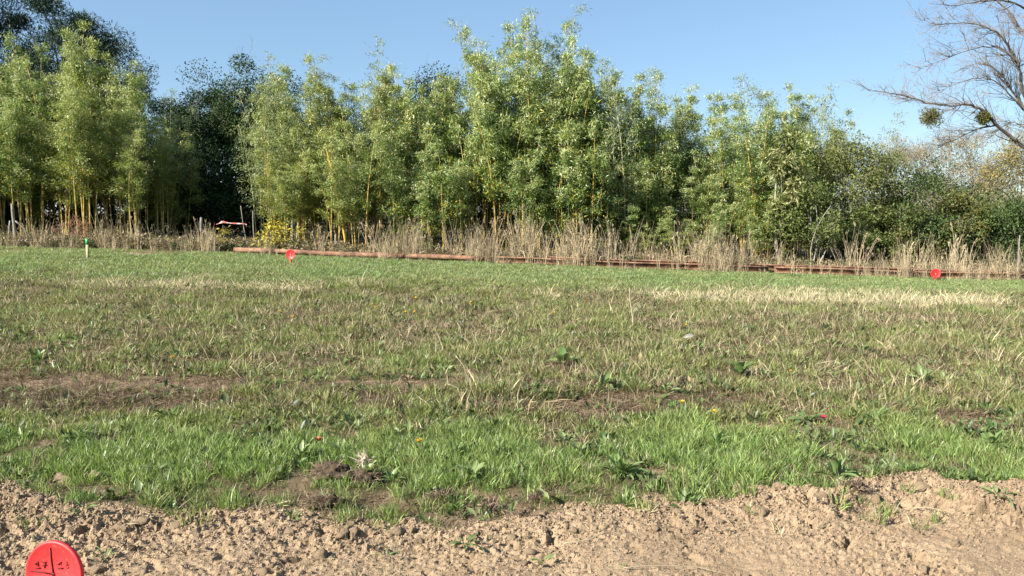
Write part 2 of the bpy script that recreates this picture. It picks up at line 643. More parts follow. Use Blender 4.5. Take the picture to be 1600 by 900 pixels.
DOCKS = [
    (265, 657, 66, 12, "dark green dock plant at the lower edge of the bare patch, left", .6, 0),
    (1040, 616, 46, 10, "dark dock rosette above the yellow flower, right of centre", .8, 0),
    (945, 606, 48, 9, "dark dock plant left of the round dock rosette", .7, 0),
    (1050, 645, 44, 9, "upright dock plant just left of the yellow flowers", .9, .1),
    (1155, 588, 60, 12, "wide dock plant in dry weeds right of centre", .75, .1),
    (1195, 590, 40, 8, "smaller dock plant touching the wide one in dry weeds", .7, .05),
    (800, 660, 42, 9, "dock plant at the edge of the green strip near centre", .6, .1),
    (575, 752, 62, 11, "dock with tall pale leaves beside the dark turned sod", 1.1, .45),
    (612, 758, 54, 10, "dock with broad bright leaves right of the pale root tuft", 1.0, .2),
    (738, 750, 58, 12, "pale green dock in the middle of the grass edge", .7, .5),
    (970, 748, 84, 24, "largest spreading dock clump, at the grass edge right of centre", .75, .25),
    (1392, 752, 54, 9, "bright dock sitting on the crest of bare soil at right", .7, .3),
    (1305, 752, 80, 14, "tall green dock clump left of the soil crest at right", 1.0, .15),
    (728, 858, 60, 8, "dock seedling with flat leaves low in the bare soil", .35, .15),
    (660, 712, 60, 10, "bright dock under the yellow flower in the green strip", 1.0, .2),
    (712, 716, 44, 8, "small bright dock right of the yellow flower", .9, .25),
    (905, 712, 44, 8, "small yellowish dock in the green strip right of centre", 1.0, .5),
    (470, 720, 64, 11, "leafy dock below the orange leaf in the green strip", 1.0, .3),
    (535, 712, 50, 8, "dock with one upright pale leaf behind the turned sod", 1.1, .45),
    (1365, 660, 64, 16, "broad low dock patch in the right half of the field", .6, .15),
    (1260, 662, 60, 11, "low dock beside the red scrap", .55, .2),
    (430, 608, 60, 11, "dark dock hollow in the weeds left of centre", .6, 0),
    (245, 745, 50, 9, "pale weed near the two stones at the left", .7, .6),
    (850, 884, 40, 8, "grey green weed in the bare soil near the bottom", .6, .4),
    (1440, 600, 60, 11, "bushy dock in the weeds at right", .8, .05),
    (1540, 648, 60, 11, "dock at the right edge above the green strip", .7, .15),
    (60, 570, 60, 11, "leafy dock in the weeds at the left", .9, .1),
    (20, 690, 46, 9, "dark dock at the left edge of the green strip", .6, 0),
    (120, 690, 46, 9, "dark dock in the green strip below the bare patch", .5, 0),
    (880, 570, 56, 10, "leafy weed clump in the middle of the dry weeds", .8, .1),
    (830, 612, 46, 9, "leafy weed in the row below the middle of the field", .7, .1),
    (1120, 700, 54, 10, "dock clump in the bright grass right of centre", .9, .1),
    (1550, 700, 56, 10, "bright clump of dock at the right edge of the green strip", .9, .1),
    (1480, 752, 40, 8, "small weed behind the soil crest at right", .8, .2),
    (780, 715, 60, 10, "row of bright leaves in the middle of the green strip", 1.0, .3),
]
for (u, v, wp, n_, l_, up_, hu_) in DOCKS:
    p_ = ground(u, v)
    CLEAR.append((p_[0], p_[1] - .25 * wp / FOC * p_[1], .26 * wp / FOC * p_[1]))


for (u, v) in ((454, 412), (1462, 438.5), (137.5, 404)):
    p_ = ground(u, v)
    CLEAR.append((p_[0], p_[1] - .25, .38))

# --- fresh grass
GREENS = [tuft(32, .04, .035, .10, .50, .28, .0036, M_TUFT, 100 + i) for i in range(6)]
SHORT = [tuft(30, .06, .03, .075, .60, .3, .0046, M_TUFT, 120 + i) for i in range(5)]


def fresh_grass():
    Ps = []; Ts = []; Ss = []; Ks = []; Cs = []
    for (n, y0, y1, sd) in ((16000, 3.9, 7.2, 1), (34000, 6.8, 17, 2), (42000, 16, 26.5, 3)):
        x, y, r = rand_field(n, y0, y1, sd)
        u, v, far, pale, near, mid, n1, n2 = zone(x, y)
        s = soil_mask(x, y); l = litter_mask(x, y)
        dens = np.clip(far * .95 + near * (.85 + 1.0 * n2) + mid * np.clip(.56 + .9 * n1 + 1.0 * n2, .04, 1), 0, 1)
        dens *= (1 - .75 * pale) * (1 - .97 * s) * (1 - .93 * l) * clear_mask(x, y)
        ee = v - np.interp(u, EDGE_U, EDGE_V)
        dens *= 1 - .8 * np.exp(-((ee + 24) / 26) ** 2) * (y < 6.5) * sstep(.30, -.05, n2 - .25 * np.exp(-((u - 245) / 90) ** 2))
        dens = np.maximum(dens, .16 * np.exp(-(ee / 26) ** 2) * (y < 6) * sstep(0, .3, n2))
        k = r.uniform(0, 1, n) < dens
        x, y, far, pale, near, mid, n1, n2, v = [q[k] for q in (x, y, far, pale, near, mid, n1, n2, v)]
        P, turn = place(x, y, r)
        m = len(x)
        f = np.clip(.45 + .5 * n1 + .4 * n2 + r.normal(0, .2, m), 0, 1)
        c = mixcol(FRESH, FRESH2, f)
        dry = np.clip(mid * .8 + near * np.clip(.1 - .9 * n1, 0, .6) + far * np.clip(.35 + 1.0 * n1 + .6 * n2, 0, .85) + .25 * r.uniform(0, 1, m) * (1 - far), 0, 1) * r.uniform(.1, 1, m) ** .8
        c = c * (1 - dry[:, None]) + np.array(OLIVE) * dry[:, None]
        fm = (far * r.uniform(.25, .75, m))[:, None]
        c = c * (1 - fm) + np.array((.205, .235, .120)) * fm
        c = c * (r.uniform(.7, 1.2, m) * (1 + .15 * far))[:, None]
        sc = (0.75 + .5 * r.uniform(0, 1, m)) * np.where(y > 15, 1.15, 1.0) * (1 + .45 * near * n2) * (1 + mid * (.05 + 1.0 * n2))
        sz = np.stack([sc * np.where(y > 15, 1.5, 1.0), sc * np.where(y > 15, 1.5, 1.0), sc * np.where(y > 15, .95, 1.0)], -1)
        pk = np.where(near > .5, r.integers(0, 6, m), r.integers(3, 11, m))
        Ps.append(P); Ts.append(turn); Ss.append(sz); Ks.append(pk); Cs.append(c)
    scatter("grass", np.concatenate(Ps), np.concatenate(Ts), np.concatenate(Ss), np.concatenate(Ks), np.concatenate(Cs),
            GREENS + SHORT, "short green grass growing over the field")


fresh_grass()

# --- dry, brown and lying growth
LYING = [tuft(20, .09, .05, .14, 1.3, .2, .0048, M_STRAW, 140 + i) for i in range(5)]
STALK = [tuft(7, .08, .08, .20, 1.15, .12, .0036, M_STRAW, 150 + i) for i in range(4)]
MAT_ = [tuft(34, .12, .04, .12, 1.45, .1, .0035, M_STRAW, 160 + i) for i in range(4)]

DRYLEAF = [broad(12, .02, .055, M_STRAW, 190 + i) for i in range(4)]


def dry_grass():
    Ps = []; Ts = []; Ss = []; Ks = []; Cs = []
    for (n, y0, y1, sd) in ((12000, 3.2, 7.2, 11), (40000, 6.6, 17.5, 12), (26000, 16, 27, 13)):
        x, y, r = rand_field(n, y0, y1, sd)
        u, v, far, pale, near, mid, n1, n2 = zone(x, y)
        s = soil_mask(x, y); l = litter_mask(x, y)
        edge = np.exp(-((v - np.interp(u, EDGE_U, EDGE_V) + 24) / 28.0) ** 2) * (y < 6.5)
        dens = np.clip(mid * (.58 - .75 * n1 - .55 * n2) + 1.0 * pale + near * np.clip(.10 - .5 * n1, .05, .5) + .05 * far + (.5 + .4 * np.exp(-((u - 700) / 160) ** 2)) * edge + .5 * l, 0, 1)
        dens = dens * (1 - .97 * s) * clear_mask(x, y) + .022 * s
        k = r.uniform(0, 1, n) < dens
        x, y, far, pale, near, mid, n1, n2, v, l, edge = [q[k] for q in (x, y, far, pale, near, mid, n1, n2, v, l, edge)]
        P, turn = place(x, y, r)
        m = len(x)
        q = r.uniform(0, 1, m) + .25 * n2
        c = np.where((q < .24)[:, None], np.array(STRAW), np.where((q < .66)[:, None], np.array(TAN), np.array(BROWN)))
        c = np.where((l * r.uniform(.6, 1.4, m) > .5)[:, None], mixcol(BROWN, TAN, r.uniform(0, .7, m)), c)
        c = np.where((edge > .5)[:, None], mixcol((.10, .075, .045), (.25, .19, .12), r.uniform(0, 1, m)), c)
        c = np.where((pale > .35)[:, None], mixcol(TAN, (.56, .49, .33), r.uniform(.4, 1, m)), c)
        c = c * r.uniform(.75, 1.2, m)[:, None]
        leafy_ = r.uniform(0, 1, m) < .28 * (mid > .4)
        c = np.where(leafy_[:, None], mixcol(BROWN, TAN, r.uniform(0, 1, m)), c)
        pk = np.where(l > .4, r.integers(9, 15, m), np.where(leafy_, r.integers(13, 17, m), r.integers(0, 11, m)))
        sc = r.uniform(.45, 1.45, m) * np.where(y > 15, 1.2, 1.0) * (1 + .6 * n2)
        sc = sc * (1 + .3 * mid * (y > 6.2) * (r.uniform(0, 1, m) < .3))
        sc = np.where(y < 6.2, np.minimum(sc, .75), sc)
        sz = np.stack([sc, sc, sc * np.where(y > 15, .65, 1) * (1 - .55 * np.clip(l, 0, 1))], -1)
        Ps.append(P); Ts.append(turn); Ss.append(sz); Ks.append(pk); Cs.append(c)
    scatter("dry_grass", np.concatenate(Ps), np.concatenate(Ts), np.concatenate(Ss), np.concatenate(Ks), np.concatenate(Cs),
            LYING + STALK + MAT_ + DRYLEAF, "dry straw coloured grass and brown stalks lying among the green")


dry_grass()

# --- small broad leaved weeds
ROS = [broad(9, .03, .075, M_TUFT, 170 + i) for i in range(5)] + [broad(14, .02, .05, M_TUFT, 180 + i) for i in range(3)]


def small_weeds():
    Ps = []; Ts = []; Ss = []; Ks = []; Cs = []
    for (n, y0, y1, sd) in ((10000, 3.9, 7.2, 21), (22000, 6.6, 17.5, 22), (3000, 16, 25, 23)):
        x, y, r = rand_field(n, y0, y1, sd)
        u, v, far, pale, near, mid, n1, n2 = zone(x, y)
        s = soil_mask(x, y)
        n3 = fbm(x, y, .7, 66, 2)
        dens = np.clip((.25 + .9 * n3) * (mid + near * 1.1 + far * .25), 0, 1) * (1 - .985 * s) * (1 - .8 * litter_mask(x, y))
        k = r.uniform(0, 1, n) < dens
        x, y = x[k], y[k]
        m = len(x)
        P, turn = place(x, y, r, .2)
        c = mixcol((.065, .115, .035), (.18, .235, .085), r.uniform(0, 1, m) ** 1.3) * r.uniform(.8, 1.2, m)[:, None]
        sc = r.uniform(.7, 1.4, m) * (1 + .3 * mid[k] * r.uniform(0, 1, m) ** 2)
        Ps.append(P); Ts.append(turn); Ss.append(np.stack([sc, sc, sc], -1)); Ks.append(r.integers(0, 8, m)); Cs.append(c)
    scatter("weeds", np.concatenate(Ps), np.concatenate(Ts), np.concatenate(Ss), np.concatenate(Ks), np.concatenate(Cs),
            ROS, "small broad leaved weeds dotted through the grass")


small_weeds()


# --- crumbs of earth
def rock_geo(seed, sub=2, rough=.28):
    import bmesh
    bm = bmesh.new()
    bmesh.ops.create_icosphere(bm, subdivisions=sub, radius=1.0)
    V = np.array([v.co[:] for v in bm.verts]); T = np.array([[v.index for v in f.verts] for f in bm.faces])
    bm.free()
    r = np.random.default_rng(seed)
    for _ in range(13):                       # broken faces
        d = unit(r.normal(size=3)); c = r.uniform(.45, .85)
        e = V @ d - c
        V = V - np.outer(np.maximum(e, 0) * .9, d)
    n = perlin(V[:, 0] * 2 + 9.1 * seed, V[:, 1] * 2 + V[:, 2] * 1.7, seed) * rough
    n2 = perlin(V[:, 0] * 5 + 3 * seed, V[:, 2] * 5 + V[:, 1] * 4, seed + 1) * rough * .45
    V = V * (1 + n + n2)[:, None] * r.uniform(.75, 1.15, 3)
    V[:, 2] *= .8
    g = Geo(); g.add(V, T)
    return g


M_CLOD = plain_mat("earth_clod", SOIL_STOPS, 9, .95, .7, .1, bscale=40)


def crumb_mat():
    m, nt, out = new_mat("earth_crumb")
    c = mixc(nt, 1.0, attr(nt, "tint", 'INSTANCER').outputs['Color'],
             ramp(nt, [(.3, (.8, .8, .8)), (.7, (1.1, 1.1, 1.1))], noise(nt, 2, 3)).outputs[0], 'MULTIPLY')
    p = nt.nodes.new("ShaderNodeBsdfPrincipled")
    p.inputs['Roughness'].default_value = .95
    p.inputs['Specular IOR Level'].default_value = .1
    nt.links.new(c, p.inputs['Base Color'])
    nt.links.new(p.outputs[0], out.inputs[0])
    return m


def crumbs():
    mat = crumb_mat()
    kinds = [rock_geo(300 + i, 1, .45).mesh("crumb", mat) for i in range(8)]
    n = 190000
    x, y, r = rand_field(n, 2.6, 5.2, 31)
    s = soil_mask(x, y)
    u, v = project(x, y, np.zeros_like(x))
    e = v - np.interp(u, EDGE_U, EDGE_V)
    d = s * np.clip(.85 + .8 * fbm(x, y, .45, 71, 2) + .5 * np.exp(-((e - 15) / 40) ** 2) + .3 * sstep(250, 40, u), 0.04, 1)
    d = np.maximum(d, .10 * np.exp(-(np.minimum(e, 0) / 22) ** 2) * (e < 0))
    k = r.uniform(0, 1, n) < d
    x, y, e, u = x[k], y[k], e[k], u[k]
    m = len(x)
    sc = .0023 * np.exp(r.normal(0, .55, m)) * (1 + .8 * np.exp(-((e - 12) / 35) ** 2) + .6 * sstep(260, 30, u))
    sc = np.clip(sc, .0015, .013)
    P, turn = place(x, y, r, 1.0)
    P[:, 2] += sc * .2
    c = mixcol((.185, .134, .086), (.315, .238, .160), r.uniform(0, 1, m))
    scatter("soil_crumbs", P, turn, np.stack([sc] * 3, -1), r.integers(0, 8, m), c, kinds, "loose crumbs of dry tan earth over the bare soil")


crumbs()

# --- tall dead grass along the rusty steel
TALL = []
for i in range(6):
    r0 = np.random.default_rng(400 + i)
    g = Geo()
    n = 9
    for q in range(n):
        a = r0.uniform(0, 6.28); rr = .10 * math.sqrt(r0.uniform())
        L = r0.uniform(.45, 1.15); tl = abs(r0.normal(0, .13)); az = r0.uniform(0, 6.28)
        tt = np.linspace(0, 1, 5)
        P = np.stack([rr * math.cos(a) + np.cos(az) * L * (math.sin(tl) * tt + .10 * tt ** 3),
                      rr * math.sin(a) + np.sin(az) * L * (math.sin(tl) * tt + .10 * tt ** 3), L * tt * math.cos(tl) - .02], -1)
        sh = r0.uniform()
        g.tube(P, [.0055, .005, .0045, .004, .002], 3, sh, False)
        if r0.uniform() < .25:                                   # seed head
            D = unit(P[-1:] - P[-2:-1]).repeat(5, 0) + r0.normal(0, .3, (5, 3))
            g.leaves(P[-1:].repeat(5, 0) - np.array([0, 0, .06]) * r0.uniform(0, 1, (5, 1)), D, r0.normal(size=(5, 3)), .08, .016, sh)
    nb = 5
    a = r0.uniform(0, 6.28, nb)
    Pb = np.stack([.1 * np.cos(a), .1 * np.sin(a), np.zeros(nb)], -1)
    D = np.stack([np.cos(a) * .4, np.sin(a) * .4, np.ones(nb)], -1)
    g.blades(Pb, D, np.stack([np.cos(a), np.sin(a), -np.ones(nb) * .6], -1), r0.uniform(.2, .5, nb), .011, r0.uniform(0, 1, nb))
    TALL.append(g.mesh("tall_tuft", M_STRAW))

# the line of the steel beams on the ground
BA = ground(366, 397.5); BB = ground(1660, 441.0)


def beam_pt(f):
    p = BA + (BB - BA) * f
    return np.array([p[0], p[1], gz(p[0], p[1])])


def tall_dead_grass():
    r = np.random.default_rng(41)
    n = 3300
    f = r.uniform(-.55, 1.2, n)
    off = r.normal(.45, .50, n)
    X = BA[0] + (BB[0] - BA[0]) * f; Yl = BA[1] + (BB[1] - BA[1]) * np.clip(f, -.12, 1.4)
    x = X; y = Yl + off
    u, v = project(x, y, h_base(x, y))
    d = np.clip(.06 + 1.6 * fbm(x, y, 1.3, 81, 2) + .35 * np.exp(-((u - 890) / 150) ** 2) + .25 * np.exp(-((u - 1480) / 120) ** 2)
                - .55 * sstep(440, 380, u), 0.02, 1)
    d = np.maximum(d, .75 * sstep(360, 320, u) * sstep(-.3, .2, fbm(x, y, .8, 85, 2)))
    d *= 1 - .95 * np.exp(-((u - 436) / 30) ** 2)
    d *= np.where(off < -.05, .55 + .45 * np.exp(-((u - 880) / 160) ** 2) + .35 * sstep(900, 1250, u), 1.0)
    k = r.uniform(0, 1, n) < d
    x, y, u = x[k], y[k], u[k]; m = len(x)
    m2 = 420
    f2 = r.uniform(.0, 1.1, m2); o2 = r.uniform(-.42, -.02, m2)
    k2 = r.uniform(0, 1, m2) < np.clip(.16 + 1.4 * perlin(f2 * 30, f2 * 0 + .5, 97) + .3 * (f2 > .35), .04, 1)
    x2 = BA[0] + (BB[0] - BA[0]) * f2[k2]; y2 = BA[1] + (BB[1] - BA[1]) * f2[k2] + o2[k2]
    x = np.concatenate([x, x2]); y = np.concatenate([y, y2]); m = len(x)
    u, v = project(x, y, h_base(x, y))
    front = np.concatenate([off[k] < -.02, np.ones(len(x2), bool)])
    P, turn = place(x, y, r, .09)
    tall = .80 - .25 * sstep(430, 380, u) + .6 * fbm(x, y, 1.1, 83, 2) + .15 * np.exp(-((u - 890) / 160) ** 2)
    sc = np.clip(tall * r.uniform(.6, 1.3, m), .3, 1.35) * np.where(front, .62, 1.0)
    c = mixcol((.36, .285, .185), (.62, .52, .36), r.uniform(0, 1, m)) * r.uniform(.8, 1.1, m)[:, None]
    scatter("tall_dry_grass", P, turn, np.stack([sc, sc, sc * 1.15], -1), r.integers(0, 6, m), c, TALL,
            "tall dead straw grass standing along the foot of the bamboo")


tall_dead_grass()

# ------------------------------------------------------------------ bamboo
BAMBOO_STOPS = [(0, (.025, .070, .016)), (.24, (.075, .155, .034)), (.52, (.22, .31, .080)), (.8, (.43, .49, .25)), (.96, (.56, .59, .38)), (1, (.56, .44, .045))]  # pale upper stops hold the silvery top sheen as colour
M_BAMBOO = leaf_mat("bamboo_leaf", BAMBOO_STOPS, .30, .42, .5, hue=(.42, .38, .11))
M_PALE = leaf_mat("pale_bamboo_leaf", [(0, (0.128, 0.187, 0.076)), (.5, (0.272, 0.332, 0.170)), (1, (0.468, 0.476, 0.306))], .4, .42, .5, hue=(0.255, 0.289, 0.145))
M_VARI = leaf_mat("variegated_leaf", [(0, (0.060, 0.102, 0.025)), (.45, (0.204, 0.221, 0.076)), (1, (0.468, 0.442, 0.238))], .35, .45, .4)


def culm_mat(name, a, b):
    m, nt, out = new_mat(name)
    tc = nt.nodes.new("ShaderNodeTexCoord")
    wv = nt.nodes.new("ShaderNodeTexWave")
    wv.bands_direction = 'Z'
    wv.inputs['Scale'].default_value = 1.1
    wv.inputs['Distortion'].default_value = .6
    nt.links.new(tc.outputs['Object'], wv.inputs['Vector'])
    c = ramp(nt, [(0, tuple(q * .55 for q in a)), (.12, a), (.9, b), (1, (.42, .36, .2))], wv.outputs[1]).outputs[0]
    c = mixc(nt, attr(nt, "shade").outputs['Fac'], c, (.30, .30, .10))
    p = nt.nodes.new("ShaderNodeBsdfPrincipled")
    p.inputs['Roughness'].default_value = .4
    nt.links.new(c, p.inputs['Base Color'])
    nt.links.new(p.outputs[0], out.inputs[0])
    return m


M_CULM = culm_mat("bamboo_culm", (.40, .24, .04), (.48, .32, .06))
M_CULMG = culm_mat("grey_green_culm", (.20, .19, .09), (.33, .30, .16))


def make_bamboo(seed, H, nculm, start, spread, lpb, leafmat, culmmat, nodestep=.30, blen=.13, leaf=(.15, .26)):
    r = np.random.default_rng(seed)
    root = empty("bamboo")
    fg = Geo()
    for c in range(nculm):
        a = r.uniform(0, 6.28); rr = spread * math.sqrt(r.uniform(.1, 1))
        hh = H * (1.0 if c == 0 else r.uniform(.66, .97))
        lean = r.normal(0, .045, 2) + .05 * np.array([math.cos(a), math.sin(a)])
        az = r.uniform(0, 6.28); arch = r.uniform(.05, .16)
        t = np.linspace(0, 1, 13)
        P = np.stack([rr * math.cos(a) + hh * (lean[0] * t + arch * math.cos(az) * t ** 3),
                      rr * math.sin(a) + hh * (lean[1] * t + arch * math.sin(az) * t ** 3), hh * t - .05], -1)
        g = Geo()
        rad = (.013 + .0022 * hh) * (1 - .82 * t ** 1.2)
        g.tube(P, rad, 6, r.uniform(0, .5))
        # branches with leaves, from nodes up the culm
        nn = int(hh * (1 - start) / nodestep)
        for k in range(nn):
            tk = start + (1 - start) * (k + r.uniform()) / nn
            tk = min(tk, .995)
            base = np.array([np.interp(tk, t, P[:, i]) for i in range(3)])
            shp = (.35 + .65 * math.sin(math.pi * min(1, (tk - start) / (1 - start) * .75 + .22))) * (1.0 if tk < .8 else .55 + 2.2 * (1 - tk))
            for b in range(r.integers(2, 4)):
                L = H * blen * shp * r.uniform(.6, 1.25)
                baz = r.uniform(0, 6.28); el = r.uniform(.45, 1.15)
                d = np.array([math.cos(baz) * math.cos(el), math.sin(baz) * math.cos(el), math.sin(el)])
                s = np.linspace(0, 1, 4)
                Q = base + np.outer(s * L, d) + np.outer(-.38 * L * s ** 2, [0, 0, 1.0])
                if b == 0:
                    g.tube(Q, [.005, .004, .003, .002], 3, r.uniform(.2, .8), False)
                m = max(4, int(lpb * (.5 + shp * .7)))
                f = r.uniform(.12, 1, m) ** .6
                LP = np.stack([np.interp(f, s, Q[:, i]) for i in range(3)], -1) + r.normal(0, .06 + .05 * L, (m, 3))
                LD = d[None] * .6 + r.normal(0, .55, (m, 3)) + np.array([0, 0, -.35])
                LN = np.array([0, 0, 1.0]) + r.normal(0, .5, (m, 3))
                ll = r.uniform(leaf[0], leaf[1], m)
                sh = np.clip(r.beta(1.3, 1.6, m) * .72 + .62 * (tk - .40) + r.normal(0, .12), 0, .95)  # random tone, plus sheen and backlight painted in: paler up the culm
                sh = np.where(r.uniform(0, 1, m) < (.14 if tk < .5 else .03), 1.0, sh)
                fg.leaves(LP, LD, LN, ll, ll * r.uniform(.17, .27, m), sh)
        o = link("culm", g.mesh("culm", culmmat, True), root)
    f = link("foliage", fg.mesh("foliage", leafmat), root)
    f['kind'] = "stuff"
    f['hue'] = 0.0
    root['H'] = float(H)
    return root


BAM = {
    'full': [make_bamboo(500 + i, 6.5, 3, (.18, .26, .14, .3, .2, .24, .16, .28)[i], .30, 104, M_BAMBOO, M_CULM, .36, .130, (.075, .140)) for i in range(8)],
    'low': [make_bamboo(520 + i, 4.6, 4, (.12, .26, .32, .16, .36)[i], .38, 92, M_BAMBOO, M_CULM, .34, .135, (.085, .155)) for i in range(5)],
    'pole': [make_bamboo(540 + i, 6.5, 4, .34, .40, 96, M_BAMBOO, M_CULM, .36, .125, (.075, .140)) for i in range(4)],
    'airy': [make_bamboo(560 + i, 6.0, 2, .22, .24, 36, M_PALE, M_CULMG, .30, .14, (.075, .135)) for i in range(4)],
}
used = set()


def put_bamboo(kind, u, Y, vtop, label, group, hue=0.0, pick=None, rz=None, lean=0.0, wide=1.0):
    X = (u - 800) / FOC * Y
    z0 = gz(X, Y)
    H = at(u, vtop, Y)[2] - z0
    src = BAM[kind][(pick if pick is not None else random.randrange(len(BAM[kind]))) % len(BAM[kind])]
    s = max(.25, H / src['H'])
    sw = s ** .6 * wide
    args = ((X, Y, z0 - .02), random.uniform(0, 6.28) if rz is None else rz, (sw, sw, s))
    if src.name in used:
        o = copy_tree(src, *args)
    else:
        used.add(src.name); o = src
        o.location = args[0]; o.rotation_euler = (0, 0, args[1]); o.scale = args[2]
    o.rotation_euler.y = lean
    for ch in o.children:
        if ch.name.startswith("foliage"):
            ch['hue'] = float(np.clip(hue, 0, 1))
    tag(o, label, "bamboo", group)
    return o


TOP_U = np.array([-260, -100, 0, 40, 90, 130, 160, 190, 215, 235, 246, 268, 290, 320, 400, 415, 440, 460, 490, 520, 550, 590, 620, 640, 670, 690, 715,
                  740, 770, 800, 840, 860, 880, 910, 940, 960, 975, 988, 1000, 1020, 1060, 1080, 1110, 1150, 1180, 1200, 1230, 1260,
                  1290, 1315])
TOP_V = np.array([60, 40, 50, 38, 62, 42, 40, 78, 80, 130, 165, 150, 185, 230, 190, 100, 88, 85, 128, 105, 86, 76, 88, 120, 116, 130, 102,
                  75, 34, 42, 8, 12, 42, 76, 72, 150, 90, 95, 195, 140, 104, 132, 140, 160, 112, 135, 150, 132, 155, 190])


def top(u):
    return float(np.interp(u, TOP_U, TOP_V))


SECTIONS = [(-400, 20, "at the far left edge of the field", "at the left edge"),
            (20, 75, "behind the dead trunk with a broken branch", "behind the dead trunk"),
            (75, 118, "behind the bare red brown bush", "behind the red brown bush"),
            (118, 160, "behind the green topped peg", "behind the green peg"),
            (160, 205, "between the green topped peg and the pale concrete post", "left of the concrete post"),
            (205, 330, "at the left grove's end beside the dark gap", "left of the dark gap"),
            (330, 440, "directly right of the dark gap in the trees", "right of the dark gap"),
            (440, 500, "above the left red disc", "above the left red disc"),
            (500, 570, "around the leaning golden pole", "around the golden pole"),
            (570, 645, "under the rounded crown left of the dip", "under the rounded crown"),
            (645, 690, "in the left half of the dip", "in the left half of the dip"),
            (690, 735, "in the right half of the dip", "in the right half of the dip"),
            (735, 790, "on the left shoulder of the tallest peak", "on the left shoulder of the peak"),
            (790, 845, "in the left half of the tallest peak", "in the left half of the peak"),
            (845, 900, "in the right half of the tallest peak", "in the right half of the peak"),
            (900, 965, "on the shaded right flank of the tallest peak", "on the shaded flank"),
            (965, 1030, "by the notch right of the tallest peak", "by the notch"),
            (1030, 1090, "under the second peak with the spiky tip", "under the second peak"),
            (1090, 1150, "right of the second peak", "right of the second peak"),
            (1150, 1215, "left of the cream leaved shrub", "left of the cream shrub"),
            (1215, 1280, "right of the cream leaved shrub", "right of the cream shrub"),
            (1280, 1500, "at the right end of the grove", "at the right end")]


def section(u, row=1):
    for a, b, l, g in SECTIONS:
        if a <= u < b:
            break
    kind = ["short leafy front bamboo", "half height bamboo", "tall sky topped bamboo", "rear bamboo seen between the others",
            "thin pale feathery bamboo"][row]
    return kind + " " + l, ["front bamboo ", "half height bamboo ", "tall bamboo ", "rear bamboo ", "feathery bamboo "][row] + g


def hue_at(u, row):
    base = np.interp(u, [-200, 60, 110, 240, 400, 480, 600, 700, 800, 900, 1000, 1100, 1300],
                     [.08, .18, .28, .16, .14, .20, .16, .05, .0, .0, .08, .10, .04])
    return float(base + random.uniform(-.12, .15))


def grove(u0, u1, rows):
    for (rw, Y, step, kinds, drop0, drop1) in rows:
        u = u0 + random.uniform(0, step)
        while u < u1:
            uu = u + random.uniform(-.3, .3) * step
            l, g = section(uu, rw)
            kd = random.choice(kinds)
            vt = top(uu) + random.uniform(drop0, drop1)
            put_bamboo(kd, uu, Y + random.uniform(-.5, .5), min(vt, 330), l, g, hue_at(uu, Y))
            u += step


random.seed(11)
# left grove
grove(-260, 240, [(1, 26.0, 34, ['pole'], 30, 130), (2, 27.6, 30, ['pole', 'full'], 0, 35), (3, 29.6, 40, ['full'], 15, 90)])
grove(248, 288, [(1, 27.4, 30, ['pole', 'full'], 40, 110), (2, 28.6, 26, ['full', 'pole'], 0, 40)])
# main grove
grove(425, 1300, [(0, 25.9, 41, ['low', 'low', 'pole'], 90, 230), (1, 27.2, 38, ['full', 'low', 'pole'], 30, 130),
                  (2, 28.5, 29, ['full', 'full', 'pole'], -6, 18), (3, 30.6, 36, ['full'], 15, 110)])
for (u, v, kd) in ((405, 140, 'airy'), (428, 92, 'airy'), (455, 84, 'airy'), (597, 70, 'airy'), (772, 28, 'airy'), (842, 10, 'airy'), (868, 20, 'airy'),
                   (1012, 118, 'airy'), (1062, 100, 'airy'), (1185, 106, 'airy'), (1215, 130, 'airy'), (1262, 132, 'airy'),
                   (1330, 170, 'airy'), (1362, 178, 'airy'), (1290, 158, 'airy'), (1240, 145, 'airy'), (225, 82, 'airy'), (266, 128, 'airy'), (150, 40, 'airy')):
    l, g = section(u, 4)
    put_bamboo(kd, u, 28.2 + random.uniform(-.6, .6), v, l, g, random.uniform(0, .5))
o = put_bamboo('airy', 978, 26.6, 84, "lone spindly bamboo standing clear between the tallest peak and the lower grove", None, .2, 0)


def order_labels():
    by = {}
    for q in S.objects:
        if q.get('category') == "bamboo" and q.get('group'):
            by.setdefault(q['group'], []).append(q)
    for g_, qs in by.items():
        qs.sort(key=lambda q: q.location.x / q.location.y)
        n_ = len(qs)
        if n_ < 2:
            continue
        words_ = {2: ["leftmost", "rightmost"], 3: ["leftmost", "middle", "rightmost"], 4: ["leftmost", "second", "third", "rightmost"],
                  5: ["leftmost", "second", "middle", "fourth", "rightmost"]}.get(n_)
        if words_ is None:
            words_ = ["leftmost"] + ["second", "third", "fourth", "fifth", "sixth", "seventh", "eighth", "ninth", "tenth"][:n_ - 2] + ["rightmost"]
        for w_, q in zip(words_, qs):
            q['label'] = w_ + " " + q['label']


order_labels()

